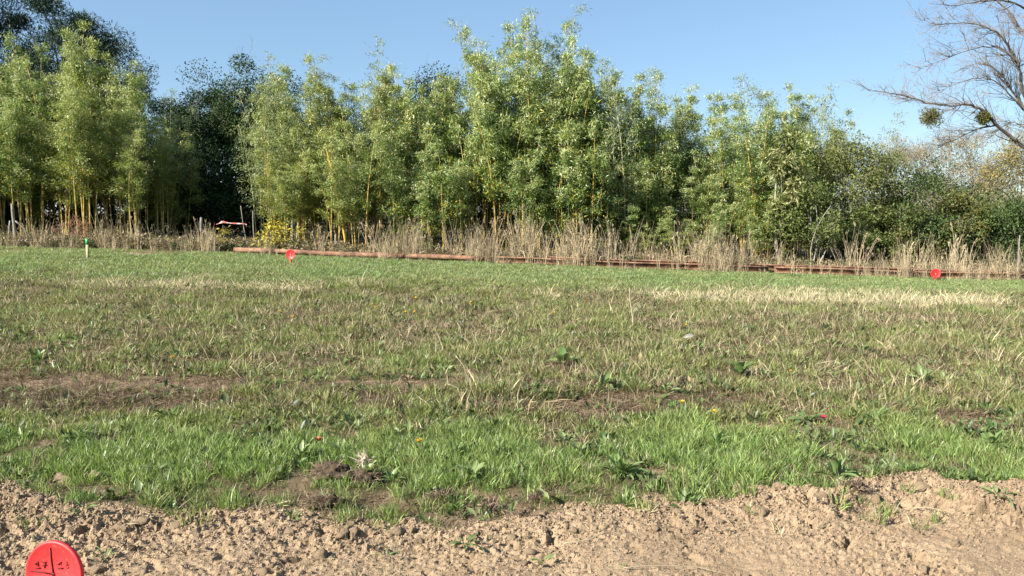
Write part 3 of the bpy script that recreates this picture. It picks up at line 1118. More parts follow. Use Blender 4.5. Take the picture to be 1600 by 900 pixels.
# ------------------------------------------------------------------ trees and shrubs
M_HEDGE = leaf_mat("green_hedge_leaf", [(0, (0.027, 0.054, 0.016)), (.5, (0.072, 0.113, 0.034)), (1, (0.153, 0.198, 0.063))], .28, .5, .25)
M_BARK = plain_mat("dark_bark", [(.3, (.06, .05, .04)), (.7, (.16, .135, .11))], 6, .9, .6)
M_GREYBARK = plain_mat("grey_bark", [(.3, (.15, .14, .12)), (.7, (.33, .31, .28))], 7, .9, .4)
M_TWIG = plain_mat("twig", [(0, (0.136, 0.112, 0.080)), (1, (0.272, 0.232, 0.176))], byshade=True, rough=.85)
M_PINE = leaf_mat("pine_needles", [(0, (.012, .030, .016)), (.6, (.028, .055, .028)), (1, (.05, .085, .04))], .12, .55, .3)
M_DARK = leaf_mat("dark_evergreen_leaf", [(0, (.012, .030, .010)), (.6, (.034, .066, .022)), (1, (.075, .11, .036))], .15, .6, .15)
M_MID = leaf_mat("hedge_leaf", [(0, (0.051, 0.093, 0.025)), (.5, (0.136, 0.187, 0.060)), (1, (0.272, 0.306, 0.111))], .35, .55, .2, hue=(0.187, 0.145, 0.043))
M_AUT = leaf_mat("autumn_leaf", [(0, (0.208, 0.192, 0.088)), (.5, (0.352, 0.304, 0.136)), (1, (0.512, 0.416, 0.136))], .4, .6, .25, hue=(0.336, 0.272, 0.184))
M_YEL = leaf_mat("yellow_leaf", [(0, (0.255, 0.230, 0.043)), (1, (0.527, 0.425, 0.068))], .35, .55, .25)
M_MIST = leaf_mat("mistletoe_leaf", [(0, (.05, .065, .012)), (1, (.20, .20, .04))], .3, .5, .3)
M_REDTW = plain_mat("red_brown_twig", [(0, (.22, .10, .06)), (1, (.36, .2, .13))], byshade=True)


def limb(p0, p1, bow, n=7, r=None):
    t = np.linspace(0, 1, n)[:, None]
    P = np.asarray(p0) * (1 - t) + np.asarray(p1) * t
    return P + np.asarray(bow)[None] * (4 * t * (1 - t))


def make_tree(name, seed, H, W, base, nclump, nleaf, leaf, ratio, mat, bark, trunk_r=.12, fill=.5, nlimb=10, twigs=None, twigmat=None,
              droop=-.1, clump=.16, ntrunk=1, stick=.9):
    """trunk, limbs that reach the clumps of leaves, a crown of many small leaves in clumps"""
    r = np.random.default_rng(seed)
    root = empty(name)
    root['H'] = float(H)
    # clump centres inside an uneven ellipsoid between base*H and H
    d = unit(r.normal(size=(nclump, 3)))
    rad = r.uniform(fill, 1.0, nclump) ** .6
    c0 = np.array([0, 0, H * (base + 1) / 2])
    ax = np.array([W / 2, W / 2, H * (1 - base) / 2])
    C = c0 + d * rad[:, None] * ax * (1 + .22 * perlin(d[:, 0] * 2 + seed, d[:, 2] * 2 + d[:, 1], seed))[:, None]
    cs = clump * W * r.uniform(.6, 1.4, nclump)
    tg = Geo()
    for k in range(ntrunk):
        off = r.normal(0, .25 if ntrunk > 1 else 0, 2)
        topz = H * (base + (1 - base) * stick * .75)
        P = limb((off[0] * .3, off[1] * .3, -.1), (off[0] * 2 + r.normal(0, .1), off[1] * 2 + r.normal(0, .1), topz), (*r.normal(0, .12, 2), 0))
        tg.tube(P, trunk_r / math.sqrt(ntrunk) * (1 - .75 * np.linspace(0, 1, 7)), 8, r.uniform())
    link("trunk", tg.mesh("trunk", bark, True), root)
    lg = Geo()
    for k in r.choice(nclump, min(nlimb, nclump), replace=False):
        z0 = max(.25 * H * base, min(C[k, 2] * .7, H * .8)) * r.uniform(.7, 1)
        P = limb((0, 0, z0), C[k], (*r.normal(0, .08, 2), .06 * H * r.uniform(-.3, 1)))
        lg.tube(P, trunk_r * .35 * (1 - .8 * np.linspace(0, 1, 7)), 5, r.uniform())
    if lg.n:
        link("limbs", lg.mesh("limbs", bark, True), root)
    if twigs:
        tw = Geo()
        for k in range(twigs):
            b = C[r.integers(nclump)] + r.normal(0, 1, 3) * .05 * W
            dd = unit((b - np.array([0, 0, H * base * .5]))) + r.normal(0, .45, 3) + np.array([0, 0, .35])
            L = r.uniform(.25, .8) * W * .22
            P = limb(b, b + unit(dd) * L, r.normal(0, .04 * L, 3), 4)
            tw.tube(P, [.006, .005, .0035, .002], 3, r.uniform(), False)
            for q in range(3):
                s0 = P[r.integers(1, 3)]
                tw.tube(np.stack([s0, s0 + (unit(dd) + r.normal(0, .6, 3)) * L * .35]), [.004, .002], 3, r.uniform(), False)
        t = link("twigs", tw.mesh("twigs", twigmat or M_TWIG), root)
        t['kind'] = "stuff"
    if nleaf:
        fg = Geo()
        k = r.integers(0, nclump, nleaf)
        P = C[k] + unit(r.normal(0, 1, (nleaf, 3))) * (r.uniform(0, 1, nleaf) ** .45 * 1.75 * cs[k])[:, None] * np.array([1, 1, .72])
        P[:, 2] = np.maximum(P[:, 2], .08)
        D = unit(P - C[k]) * .6 + r.normal(0, .7, (nleaf, 3)) + np.array([0, 0, droop])
        N = np.array([0, 0, .8]) + r.normal(0, .7, (nleaf, 3))
        L = leaf * r.uniform(.65, 1.35, nleaf)
        fg.leaves(P, D, N, L, L * ratio, np.clip(r.normal(.45, .2, nleaf) + r.normal(0, .14, nclump)[k], 0, 1))
        f = link("crown", fg.mesh("crown", mat), root)
        f['kind'] = "stuff"
        f['hue'] = 0.0
    return root


def put_tree(t, u, Y, vtop, label, cat, group=None, wide=None, hue=0.0, rz=None):
    X = (u - 800) / FOC * Y
    z0 = gz(X, Y)
    H = at(u, vtop, Y)[2] - z0
    s = H / t['H']
    t.location = (X, Y, z0 - .03)
    sw = s if wide is None else wide
    t.scale = (sw, sw, s)
    t.rotation_euler.z = random.uniform(0, 6.28) if rz is None else rz
    for ch in t.children:
        if ch.name.startswith("crown"):
            ch['hue'] = float(hue)
    return tag(t, label, cat, group)


# dark pines behind the left grove
put_tree(make_tree("pine_tree", 601, 11, 5.4, .25, 46, 30000, .18, .2, M_PINE, M_BARK, .2, .5, 26, None, None, .2, .082), 118, 36, -10,
         "dark pine tree rising behind the left bamboo with its right side against the sky", "tree", rz=.3)
put_tree(make_tree("pine_tree", 602, 12, 5.0, .25, 50, 28000, .18, .22, M_PINE, M_BARK, .2, .3, 20, None, None, .2, .11), -10, 35, -60,
         "dark pine tree at the left edge of the picture behind the bamboo", "tree", rz=1.1)
put_tree(make_tree("pine_tree", 603, 10, 4.0, .3, 40, 20000, .18, .22, M_PINE, M_BARK, .18, .3, 16, None, None, .2, .11), 178, 34.5, 48,
         "shorter dark pine whose ragged top shows just right of the taller one", "tree", rz=2.1)
# dark broad evergreen trees in the gap
for k, (u, Y, vt, W, l) in enumerate((
        (285, 34, 138, 3.6, "dark evergreen tree directly right of the left bamboo grove"),
        (345, 36, 128, 3.8, "dark evergreen tree in the middle of the gap behind the red and white tape"),
        (398, 36, 112, 4.0, "dark evergreen tree half hidden by the pale feathery bamboo"),
        (455, 37, 128, 4.0, "dark evergreen crown showing between pale bamboo tops"),
        (680, 37, 112, 4.2, "dim bare topped tree behind the dip in the bamboo grove"))):
    put_tree(make_tree("evergreen_tree", 610 + k, 6.5, W, .04, 60, 26000, .095, .5, M_DARK, M_BARK, .14, .3, 16, 260, None, -.1, .11),
             u, Y, vt, l, "tree")
for k, (u, Y, vt, W, l) in enumerate((
        (268, 29.5, 245, 2.6, "dark leafy bush at the foot of the gap, left of the concrete post"),
        (330, 31, 215, 2.8, "dark leafy bush behind the concrete post"),
        (385, 30.5, 225, 2.4, "dark leafy bush behind the red and white tape"))):
    put_tree(make_tree("bush", 620 + k, 3.2, W, .0, 34, 9000, .11, .5, M_DARK, M_BARK, .06, .3, 8, 40, None, -.1, .12), u, Y, vt, l, "bush")

# evergreens added behind the grove to block sky and darken its gaps
for k in range(9):
    u = 500 + k * 92
    put_tree(make_tree("evergreen_tree", 640 + k % 3, 5.0, 4.6, .0, 40, 8000, .14, .5, M_DARK, M_BARK, .12, .3, 8, None, None, -.1, .13)
             if k < 3 else copy_tree([o for o in S.objects if o.get('backrow') == k % 3][0], (0, 0, 0)),
             u + random.uniform(-20, 20), 34.5 + random.uniform(-1, 1), max(top(u) + 70, 170) + random.uniform(0, 30),
             "added dark evergreen tree darkening gaps behind the bamboo grove", "tree", "dark trees behind the bamboo grove")['backrow'] = k % 3
for k in range(5):
    u = -230 + k * 95
    put_tree(copy_tree([o for o in S.objects if o.get('backrow') == k % 3][0], (0, 0, 0)), u, 33 + random.uniform(-1, 1), 160 + random.uniform(0, 40),
             "dark evergreen tree behind the poles of the left grove", "tree", "dark trees behind the left grove")['backrow'] = 9

for k in range(6):
    u = -180 + k * 82
    b_ = copy_tree([o for o in S.objects if o.name.startswith("bush")][k % 3], (0, 0, 0))
    put_tree(b_, u + random.uniform(-15, 15), 29.2 + random.uniform(-.8, .8), 288 + random.uniform(-15, 20),
             "dark leafy bush filling the space behind the poles of the left grove", "bush", "dark bushes behind the left poles")

# right end: hedge, autumn trees, bare tree
put_tree(make_tree("variegated_shrub", 661, 4, 1.05, .12, 32, 3600, .17, .26, M_VARI, M_GREYBARK, .05, .2, 10, None, None, -.3, .13), 1220, 25.6, 192,
         "tall shrub with cream yellow leaves standing before the bamboo", "shrub")
put_tree(make_tree("shrub", 662, 2.8, 2.2, .18, 30, 6500, .085, .5, M_MID, M_GREYBARK, .05, .2, 8, 60, None, -.1, .13, 3), 1268, 25.2, 283,
         "light green shrub with pale slender trunks, right of the cream leaved one", "shrub", hue=.15)
put_tree(make_tree("small_tree", 663, 4.2, 2.2, .2, 34, 8000, .08, .5, M_MID, M_GREYBARK, .06, .2, 10, 160, None, -.1, .13, 2), 1318, 27, 196,
         "small tree with thin yellow green leaves and grey branches", "tree", hue=.3)
put_tree(make_tree("small_tree", 664, 4.5, 2.0, .1, 30, 7000, .085, .4, M_MID, M_GREYBARK, .06, .2, 10, 120, None, -.1, .13, 2), 1372, 27.5, 205,
         "small green tree with a few orange leaves near its top", "tree", hue=.2)
put_tree(make_tree("small_tree", 665, 6, 3.4, .2, 60, 11000, .075, .5, M_AUT, M_GREYBARK, .08, .2, 16, 1500, None, -.1, .12, 3), 1425, 33, 200,
         "twiggy brown autumn tree below the mistletoe branch", "tree", hue=.7)
put_tree(make_tree("small_tree", 666, 6, 3.6, .2, 60, 13000, .08, .5, M_AUT, M_GREYBARK, .08, .2, 16, 1300, None, -.1, .12, 3), 1515, 33, 200,
         "tan leaved autumn tree below the bare branches", "tree", hue=.35)
put_tree(make_tree("small_tree", 667, 5.6, 3.2, .2, 56, 13000, .09, .5, M_AUT, M_GREYBARK, .08, .2, 16, 400, None, -.1, .12, 3), 1598, 30, 190,
         "golden leaved tree at the right edge of the picture", "tree", hue=.0)
put_tree(make_tree("small_tree", 672, 5.6, 3.2, .2, 50, 9000, .09, .5, M_AUT, M_GREYBARK, .08, .2, 16, 500, None, -.1, .12, 3), 1690, 31, 225,
         "golden leaved tree farthest right, mostly beyond the frame", "tree", hue=.1)
for k, (u, Y, vt, W, mt, l, hu) in enumerate((
        (1440, 27.0, 262, 2.6, M_HEDGE, "dark green bush with a pointed top in the right hedge", 0),
        (1395, 26.6, 305, 2.0, M_MID, "dull green bush with pale stems left of the dark pointed one", .25),
        (1490, 26.6, 300, 2.2, M_MID, "brownish green bush between two dark ones", .5),
        (1555, 26.8, 283, 2.8, M_HEDGE, "broad dark bush in the right hedge behind the straw grass", 0),
        (1640, 26.4, 290, 2.8, M_DARK, "dark bush at the right edge of the hedge", 0),
        (1340, 26.2, 320, 1.8, M_MID, "low green bush right of the pale slender trunks", .05),
        (1500, 26.0, 345, 1.8, M_DARK, "low dark bush at the bottom of the right hedge", 0))):
    put_tree(make_tree("bush", 680 + k, 2.8, W, .0, 36, 10000, .085, .5, mt, M_GREYBARK, .05, .3, 8, 90, None, -.05, .115, 2), u, Y, vt, l, "bush", hue=hu)
for k in range(5):
    u = 1290 + k * 88
    put_tree(copy_tree([o for o in S.objects if o.get('backrow') == k % 3][0], (0, 0, 0)), u, 32 + random.uniform(-.5, .5), 296 + random.uniform(0, 25),
             "dark evergreen tree closing the hedge from behind", "tree", "dark trees behind the right hedge")['backrow'] = 9

# low plants at the edge of the trees
put_tree(make_tree("yellow_shrub", 701, .8, .8, .1, 14, 420, .10, .42, M_YEL, M_GREYBARK, .015, .2, 6, None, None, -.35, .16, 2), 436, 24.65, 345,
         "small bright yellow leaved shrub right behind the rusty pipe", "shrub", wide=1.5)
put_tree(make_tree("yellow_sapling", 702, .75, .36, .1, 10, 160, .09, .42, M_YEL, M_GREYBARK, .012, .2, 4, None, None, -.35, .2), 348, 25.2, 351,
         "thin yellow leaved sapling under the red and white tape", "shrub", wide=1.0)
put_tree(make_tree("red_bush", 703, 1.3, 1.1, .05, 18, 260, .06, .45, M_AUT, M_REDTW, .02, .2, 14, 260, M_REDTW, -.2, .16, 4), 118, 25.0, 335,
         "bare red brown bush left of the green topped peg", "bush", wide=.9, hue=.5)


# undergrowth: brambles and leaf litter at the tree feet
def undergrowth():
    r = np.random.default_rng(51)
    kinds = []
    for i in range(5):
        q = np.random.default_rng(710 + i); g = Geo()
        for b in range(12):
            az = q.uniform(0, 6.28); L = q.uniform(.4, 1.0); t = np.linspace(0, 1, 5)
            P = np.stack([np.cos(az) * L * .7 * t, np.sin(az) * L * .7 * t, L * (1.1 * t - .75 * t * t) * q.uniform(.6, 1.1)], -1)
            g.tube(P, .004, 3, q.uniform(), False)
            m = 12
            f = q.uniform(.2, 1, m)
            LP = np.stack([np.interp(f, t, P[:, j]) for j in range(3)], -1)
            ll = q.uniform(.05, .1, m)
            g.leaves(LP, q.normal(0, 1, (m, 3)), np.array([0, 0, 1]) + q.normal(0, .5, (m, 3)), ll, ll * .5, q.uniform(0, 1, m))
        kinds.append(g.mesh("bramble", M_TUFT))
    n = 2400
    f = np.where(r.uniform(0, 1, n) < .5, r.uniform(-.6, .12, n), r.uniform(-.6, 1.25, n))
    x = BA[0] + (BB[0] - BA[0]) * f
    y = BA[1] + (BB[1] - BA[1]) * np.clip(f, -.12, 1.4) + r.uniform(.5, 4.5, n)
    u, v = project(x, y, h_base(x, y))
    P, turn = place(x, y, r)
    sc = r.uniform(.5, 1.1, n) * np.where(u > 1250, .9, 1)
    brown = r.uniform(0, 1, n) < .72
    c = np.where(brown[:, None], mixcol((.14, .105, .062), (.36, .285, .18), r.uniform(0, 1, n)), mixcol((.035, .06, .018), (.10, .13, .04), r.uniform(0, 1, n)))
    scatter("undergrowth", P, turn, np.stack([sc] * 3, -1), r.integers(0, 5, n), c, kinds, "brambles and brown undergrowth at the feet of the bamboo")


undergrowth()

# ------------------------------------------------------------------ the bare tree with mistletoe
M_BARE = plain_mat("bare_branch_bark", [(0, (0.080, 0.068, 0.056)), (1, (0.264, 0.224, 0.184))], byshade=True, rough=.9)


def bare_tree():
    r = np.random.default_rng(91)
    Y0 = 27.0
    X0 = (1705 - 800) / FOC * Y0
    root = empty("bare_tree", (X0, Y0, gz(X0, Y0)))
    O = np.array(root.location)
    tg = Geo()
    trunk = np.array([at(1705, 445, Y0), at(1695, 330, Y0), at(1672, 270, Y0), at(1650, 190, Y0), at(1640, 100, Y0 + .2),
                      at(1636, 0, Y0 + .3), at(1625, -120, Y0 + .3), at(1610, -220, Y0 + .2)]) - O
    trunk[0][2] = -.1
    tg.tube(trunk, [.26, .2, .18, .16, .13, .1, .07, .02], 10, .2)
    link("trunk", tg.mesh("trunk", M_BARE, True), root)
    limbs = [  # polylines: picture u, v, depth; thickness at the root
        ([(1695, 330, 0), (1640, 268, -.2), (1598, 229, -.4), (1556, 196, -.6), (1540, 174, -.7), (1525, 167, -.8), (1510, 162, -.9), (1485, 166, -1.0),
          (1450, 162, -1.1), (1431, 154, -1.2), (1395, 146, -1.3), (1360, 142, -1.4)], .10),
        ([(1556, 196, -.6), (1541, 197, -.5), (1515, 206, -.3), (1490, 220, -.1), (1465, 229, .1)], .045),
        ([(1650, 220, 0), (1599, 172, .3), (1591, 154, .4), (1581, 142, .5), (1570, 122, .6), (1550, 104, .8), (1530, 97, 1.0), (1500, 108, 1.1)], .09),
        ([(1640, 190, .1), (1597, 150, -.2), (1594, 120, -.4), (1592, 100, -.5), (1580, 80, -.6), (1567, 57, -.8), (1550, 46, -.9), (1525, 37, -1.0),
          (1500, 35, -1.1), (1462, 39, -1.2), (1440, 30, -1.3)], .085),
        ([(1640, 100, .2), (1610, 60, .5), (1590, 40, .7), (1575, 15, .8), (1545, -10, .9), (1515, -35, 1.0), (1480, -60, 1.1)], .07),
        ([(1599, 172, .3), (1560, 128, .5), (1540, 122, .6), (1510, 124, .7), (1480, 138, .8), (1452, 146, .9)], .04),
        ([(1592, 100, -.5), (1565, 75, -.7), (1540, 72, -.8), (1500, 82, -.9), (1470, 95, -1.0), (1440, 107, -1.1)], .04),
        ([(1636, 40, .3), (1600, 10, -.3), (1570, 0, -.6), (1530, 2, -.8), (1490, 10, -1.0), (1450, 5, -1.1)], .06),
        ([(1672, 270, 0), (1620, 210, .8), (1585, 190, 1.1), (1570, 195, 1.3), (1545, 215, 1.5)], .05),
        ([(1640, 120, .2), (1690, 60, .4), (1730, 10, .6), (1760, -40, .8)], .08),
        ([(1650, 200, .1), (1710, 150, -.3), (1760, 120, -.6), (1810, 110, -.8)], .08),
        ([(1625, -100, .3), (1590, -150, .1), (1550, -180, -.2)], .05), ([(1630, -60, .3), (1680, -130, .6), (1720, -180, .8)], .05)]
    tw = Geo()
    anchors = []
    for pts, th in limbs:
        P = np.array([at(u, v, Y0 + d) for u, v, d in pts]) - O
        s = np.linspace(0, len(P) - 1, len(P) * 3)
        Q = np.stack([np.interp(s, np.arange(len(P)), P[:, i]) for i in range(3)], -1)
        Q[1:-1] = (Q[:-2] + Q[1:-1] * 2 + Q[2:]) / 4
        Q[1:-1] += r.normal(0, .012, Q[1:-1].shape)
        g = Geo()
        rad = th * .72 * (1 - .88 * np.linspace(0, 1, len(Q)) ** .8)
        g.tube(Q, rad, 6, .25)
        link("limb", g.mesh("limb", M_BARE, True), root)
        n = len(Q)
        for k in range(int(n * 1.6)):
            i = r.integers(int(n * .15), n)
            tgd = unit(Q[min(i + 1, n - 1)] - Q[i - 1])
            d = unit(tgd * 1.1 + r.normal(0, .55, 3) * np.array([1, 1.2, 1]) + np.array([-.15, 0, .12]))
            anchors.append((Q[i], d, r.uniform(.35, 1.15) * (1.15 - .65 * i / n), min(rad[i] * .5, .02)))
    # sub-branches and twigs
    for (p, d, L, ra) in anchors:
        m = 7
        t = np.linspace(0, 1, m)[:, None]
        side = r.normal(0, .22, 3)
        P = p + d * L * t + side * L * t ** 2 + np.array([0, 0, .14 * L]) * t ** 2
        P[1:] += r.normal(0, .012, (m - 1, 3))
        tw.tube(P, np.linspace(max(ra, .009), .004, m), 4, r.uniform(.3, .8), False)
        for q in range(int(5 * L) + 2):
            i = r.integers(1, m)
            dd = unit(d + r.normal(0, .6, 3) + np.array([0, 0, .1]))
            l2 = r.uniform(.2, .65)
            tt = np.linspace(0, 1, 4)[:, None]
            P2 = P[i] + dd * l2 * tt + r.normal(0, .12, 3) * l2 * tt ** 2
            sh = r.uniform(.4, 1)
            tw.tube(P2, [.005, .0045, .0038, .0028], 3, sh, False)
            for z in range(2):
                j = r.integers(1, 4)
                tw.tube(np.stack([P2[j], P2[j] + unit(dd + r.normal(0, .7, 3)) * r.uniform(.1, .3)]), [.0038, .0026], 3, sh, False)
    t = link("twigs", tw.mesh("twigs", M_BARE), root)
    t['kind'] = "stuff"
    tag(root, "bare leafless tree whose branches reach in from the right edge", "tree")


bare_tree()


def mistletoe(seed, u, v, Y, rad, label):
    r = np.random.default_rng(seed)
    c = at(u, v, Y)
    root = empty("mistletoe", c)
    g = Geo(); s = Geo()
    n = 1100
    d = unit(r.normal(size=(n, 3)))
    bump = 1 + .55 * perlin(d[:, 0] * 1.7 + seed, d[:, 2] * 1.7 + d[:, 1], seed)
    P = d * (rad * r.uniform(.1, 1.25, n) ** .6 * bump)[:, None] * np.array([1, 1, .9])
    g.leaves(P, d + r.normal(0, .5, (n, 3)), r.normal(size=(n, 3)), .075, .026, r.uniform(0, 1, n))
    for k in range(150):
        q = unit(r.normal(size=3))
        s.tube(np.stack([np.zeros(3), q * rad * .45 + r.normal(0, .03, 3), q * rad * .95]), [.008, .006, .004], 3, r.uniform())
    f = link("foliage", g.mesh("foliage", M_MIST), root); f['kind'] = "stuff"
    link("stems", s.mesh("stems", M_TWIG), root)
    tag(root, label, "mistletoe", None)


mistletoe(921, 1455, 183, 25.75, .28, "larger round ball of mistletoe hanging under the long bare branch")
mistletoe(922, 1538, 184, 26.35, .18, "smaller mistletoe clump sitting on the bare limb near the right edge")

# ------------------------------------------------------------------ rusty steel lying along the field edge
def rust_mat():
    m, nt, out = new_mat("rusty_steel")
    c = ramp(nt, [(.34, (.06, .032, .021)), (.5, (.18, .088, .050)), (.63, (.33, .19, .115))], noise(nt, 2.2, 9, .78)).outputs[0]
    p = nt.nodes.new("ShaderNodeBsdfPrincipled")
    p.inputs['Roughness'].default_value = .85
    nt.links.new(c, p.inputs['Base Color'])
    b = nt.nodes.new("ShaderNodeBump"); b.inputs['Strength'].default_value = .5; b.inputs['Distance'].default_value = .01
    nt.links.new(noise(nt, 40, 4), b.inputs['Height']); nt.links.new(b.outputs[0], p.inputs['Normal'])
    nt.links.new(p.outputs[0], out.inputs[0])
    return m


M_RUST = rust_mat()
M_WOOD = plain_mat("weathered_wood", [(.3, (0.150, 0.128, 0.098)), (.7, (0.300, 0.270, 0.217))], 10, .85, .4)
M_CONC = plain_mat("old_concrete", [(.3, (0.128, 0.120, 0.098)), (.7, (0.232, 0.217, 0.188))], 9, .9, .4)


def steel(f0, f1, kind, off, lift, label, cat):
    a, b = beam_pt(f0), beam_pt(f1)
    ax = unit(b - a)
    side = unit(np.cross([0, 0, 1.0], ax))
    a = a + side * off; b = b + side * off
    L = np.linalg.norm(b - a)
    mid = (a + b) / 2
    root = empty("rusty_pipe" if kind == 'pipe' else "rusty_beam", a)
    up = np.cross(ax, side)

    def pr(poly, z0, name):          # prism of a profile (side, up) along the axis, in slightly uneven steps
        g = Geo()
        n = len(poly)
        s = np.linspace(0, L, 14)
        V = []
        for q in s:
            sag = .01 * math.sin(q * 1.3 + off * 9) - .012 * math.sin(q / L * math.pi)
            for (py, pz) in poly:
                V.append(ax * q + side * py + up * (pz + lift + sag))
        T = []
        for i in range(13):
            for j in range(n):
                k = (j + 1) % n
                A, B, C, D = i * n + j, i * n + k, (i + 1) * n + k, (i + 1) * n + j
                T += [(A, B, C), (A, C, D)]
        for j in range(1, n - 1):
            T += [(0, j + 1, j), (13 * n, 13 * n + j, 13 * n + j + 1)]
        g.add(V, T)
        return link(name, g.mesh(name, M_RUST, kind == 'pipe'), root)
    if kind == 'pipe':
        an = np.arange(16) / 16 * 6.2832
        pr([(.07 * math.cos(q), .07 + .07 * math.sin(q)) for q in an], 0, "pipe_wall")
        an = an[::4]
        for q in (.02, L - .02):
            g = Geo()
            an2 = np.arange(17) / 16 * 6.2832
            g.tube(np.stack([ax * q + side * .07 * math.cos(z) + up * (.07 + lift + .07 * math.sin(z)) for z in an2]), .008, 5)
            link("end_ring", g.mesh("end_ring", M_RUST, True), root)
    else:
        pr([(-.085, .127), (.085, .127), (.085, .165), (-.085, .165)], 0, "top_flange")
        pr([(-.010, .022), (.010, .022), (.010, .125), (-.010, .125)], 0, "web")
        pr([(-.085, 0), (.085, 0), (.085, .020), (-.085, .020)], 0, "bottom_flange")
    tag(root, label, cat)
    # timbers under it
    return root


steel(0.0, .325, 'pipe', 0, .07, "rusty steel pipe lying at the left end of the row, behind the left red disc", "pipe")
steel(.02, .33, 'pipe', .21, .06, "second rusty pipe half hidden behind the front pipe at the left", "pipe")
steel(.335, .665, 'beam', .02, .05, "rusty steel beam lying in the middle of the row under tall straw grass", "beam")
steel(.672, 1.0, 'beam', -.02, .05, "rusty steel beam lying at the right end of the row, behind the right red disc", "beam")
steel(.40, .98, 'beam', .26, .085, "long rusty steel beam lying just behind the front beams", "beam")
for k, f in enumerate((.03, .16, .30, .36, .5, .63, .70, .84, .97)):
    p = beam_pt(f)
    g = Geo(); g.box((0, .11, .01), .12, .55, .10, a=.4)
    o = link("timber_block", g.mesh("timber_block", M_BARK), None, p)
    tag(o, "dark timber bearer under the row of rusty steel", "timber", "timber bearers under the rusty steel")

# ------------------------------------------------------------------ posts, pegs, tape
def post(u, vtop, Y, wdt, name, mat, label, cat, lean=(0, 0), round_=True):
    X = (u - 800) / FOC * Y
    z0 = gz(X, Y)
    H = at(u, vtop, Y)[2] - z0
    root = empty(name, (X, Y, z0))
    g = Geo()
    t = np.linspace(0, 1, 8)
    P = np.stack([lean[0] * t * H + .006 * np.sin(t * 7), lean[1] * t * H, -.15 + (H + .15) * t], -1)
    rr = wdt / 2 * (1.05 - .1 * t); rr[-1] *= .8
    g.tube(P, rr, 8, .5)
    o = link("shaft", g.mesh("shaft", mat, True), root)
    g = Geo()
    g.tube(np.stack([P[-1], P[-1] + np.array([0, 0, .012])]), wdt * .36, 8)
    link("cap", g.mesh("cap", mat, True), root)
    tag(root, label, cat)
    return root


post(316, 340, 25.4, .10, "fence_post", M_CONC, "pale concrete post standing alone before the dark gap", "post")
post(458, 344, 25.6, .10, "fence_post", M_CONC, "grey post right behind the small yellow shrub", "post")
post(525, 366, 25.5, .07, "fence_post", M_CONC, "short grey post beside the leaning yellow bamboo pole", "post")
post(1592, 368, 23.6, .045, "fence_post", M_CONC, "thin pale post at the right edge among straw grass", "post")
post(398, 330, 25.0, .035, "dead_weed", M_WOOD, "tall thin pale dead stem standing right of the tape", "dead stem", (-.02, 0))
post(388, 322, 25.3, .028, "dead_weed", M_WOOD, "thin grey dead stem leaning left above the tape end", "dead stem", (-.14, 0))
post(13, 345, 25.2, .045, "white_stick", plain_mat("white_wood", [(.3, (.24, .23, .21)), (.7, (.36, .35, .33))], 8), "white stick leaning at the far left below the bamboo", "stick", (.12, 0))


def old_stake():
    Y = 24.6
    X = (24 - 800) / FOC * Y
    root = empty("wooden_stake", (X, Y, gz(X, Y)))
    H = at(24, 318, Y)[2] - root.location.z
    g = Geo()
    t = np.linspace(0, 1, 9)
    g.tube(np.stack([.02 * np.sin(t * 5), 0 * t, -.1 + (H + .1) * t], -1), .05 * (1.1 - .35 * t), 8)
    link("shaft", g.mesh("shaft", M_WOOD, True), root)
    g = Geo()
    g.tube(np.array([[.02, 0, H * .62], [.14, .02, H * .55], [.3, .05, H * .42], [.36, .06, H * .2], [.38, .06, -.05]]), [.025, .024, .02, .018, .016], 6)
    link("side_branch", g.mesh("side_branch", M_WOOD, True), root)
    tag(root, "pale dead trunk with a broken side branch at the far left", "dead trunk")


old_stake()


def leaning_pole():
    # the bright yellow culm that leans in front of the grove
    Y = 25.7
    a = np.array([(542 - 800) / FOC * Y, Y, 0]); a[2] = gz(a[0], Y)
    b = at(508, 225, Y + .3)
    root = empty("bamboo_pole", a)
    t = np.linspace(0, 1, 60)
    P = np.outer(t, b - a) + np.outer(4 * t * (1 - t) * .06, [1, 0, 0])
    P[0, 2] -= .1
    rr = .040 * (1 - .45 * t) * (1 + .12 * (np.arange(60) % 6 == 0))
    g = Geo(); g.tube(P, rr, 8, 0)
    link("culm", g.mesh("culm", plain_mat("golden_culm", [(.3, (.42, .26, .04)), (.7, (.56, .38, .07))], 3, .4), True), root)
    r = np.random.default_rng(77)
    fg = Geo(); n = 170
    k = r.integers(30, 60, n)
    LP = P[k] + r.normal(0, .16, (n, 3))
    fg.leaves(LP, r.normal(0, .7, (n, 3)) + np.array([0, 0, -.4]), r.normal(size=(n, 3)), r.uniform(.12, .2, n), .03, r.uniform(.3, 1, n))
    f = link("foliage", fg.mesh("foliage", M_BAMBOO), root); f['kind'] = "stuff"; f['hue'] = .4
    tag(root, "thick golden bamboo pole leaning left in front of the grove", "bamboo")


leaning_pole()


def flat_mat(name, c, rough=.5, spec=.4, var=.12):
    return plain_mat(name, [(.3, tuple(q * (1 - var) for q in c)), (.7, tuple(min(1, q * (1 + var)) for q in c))], 6, rough, 0, spec)


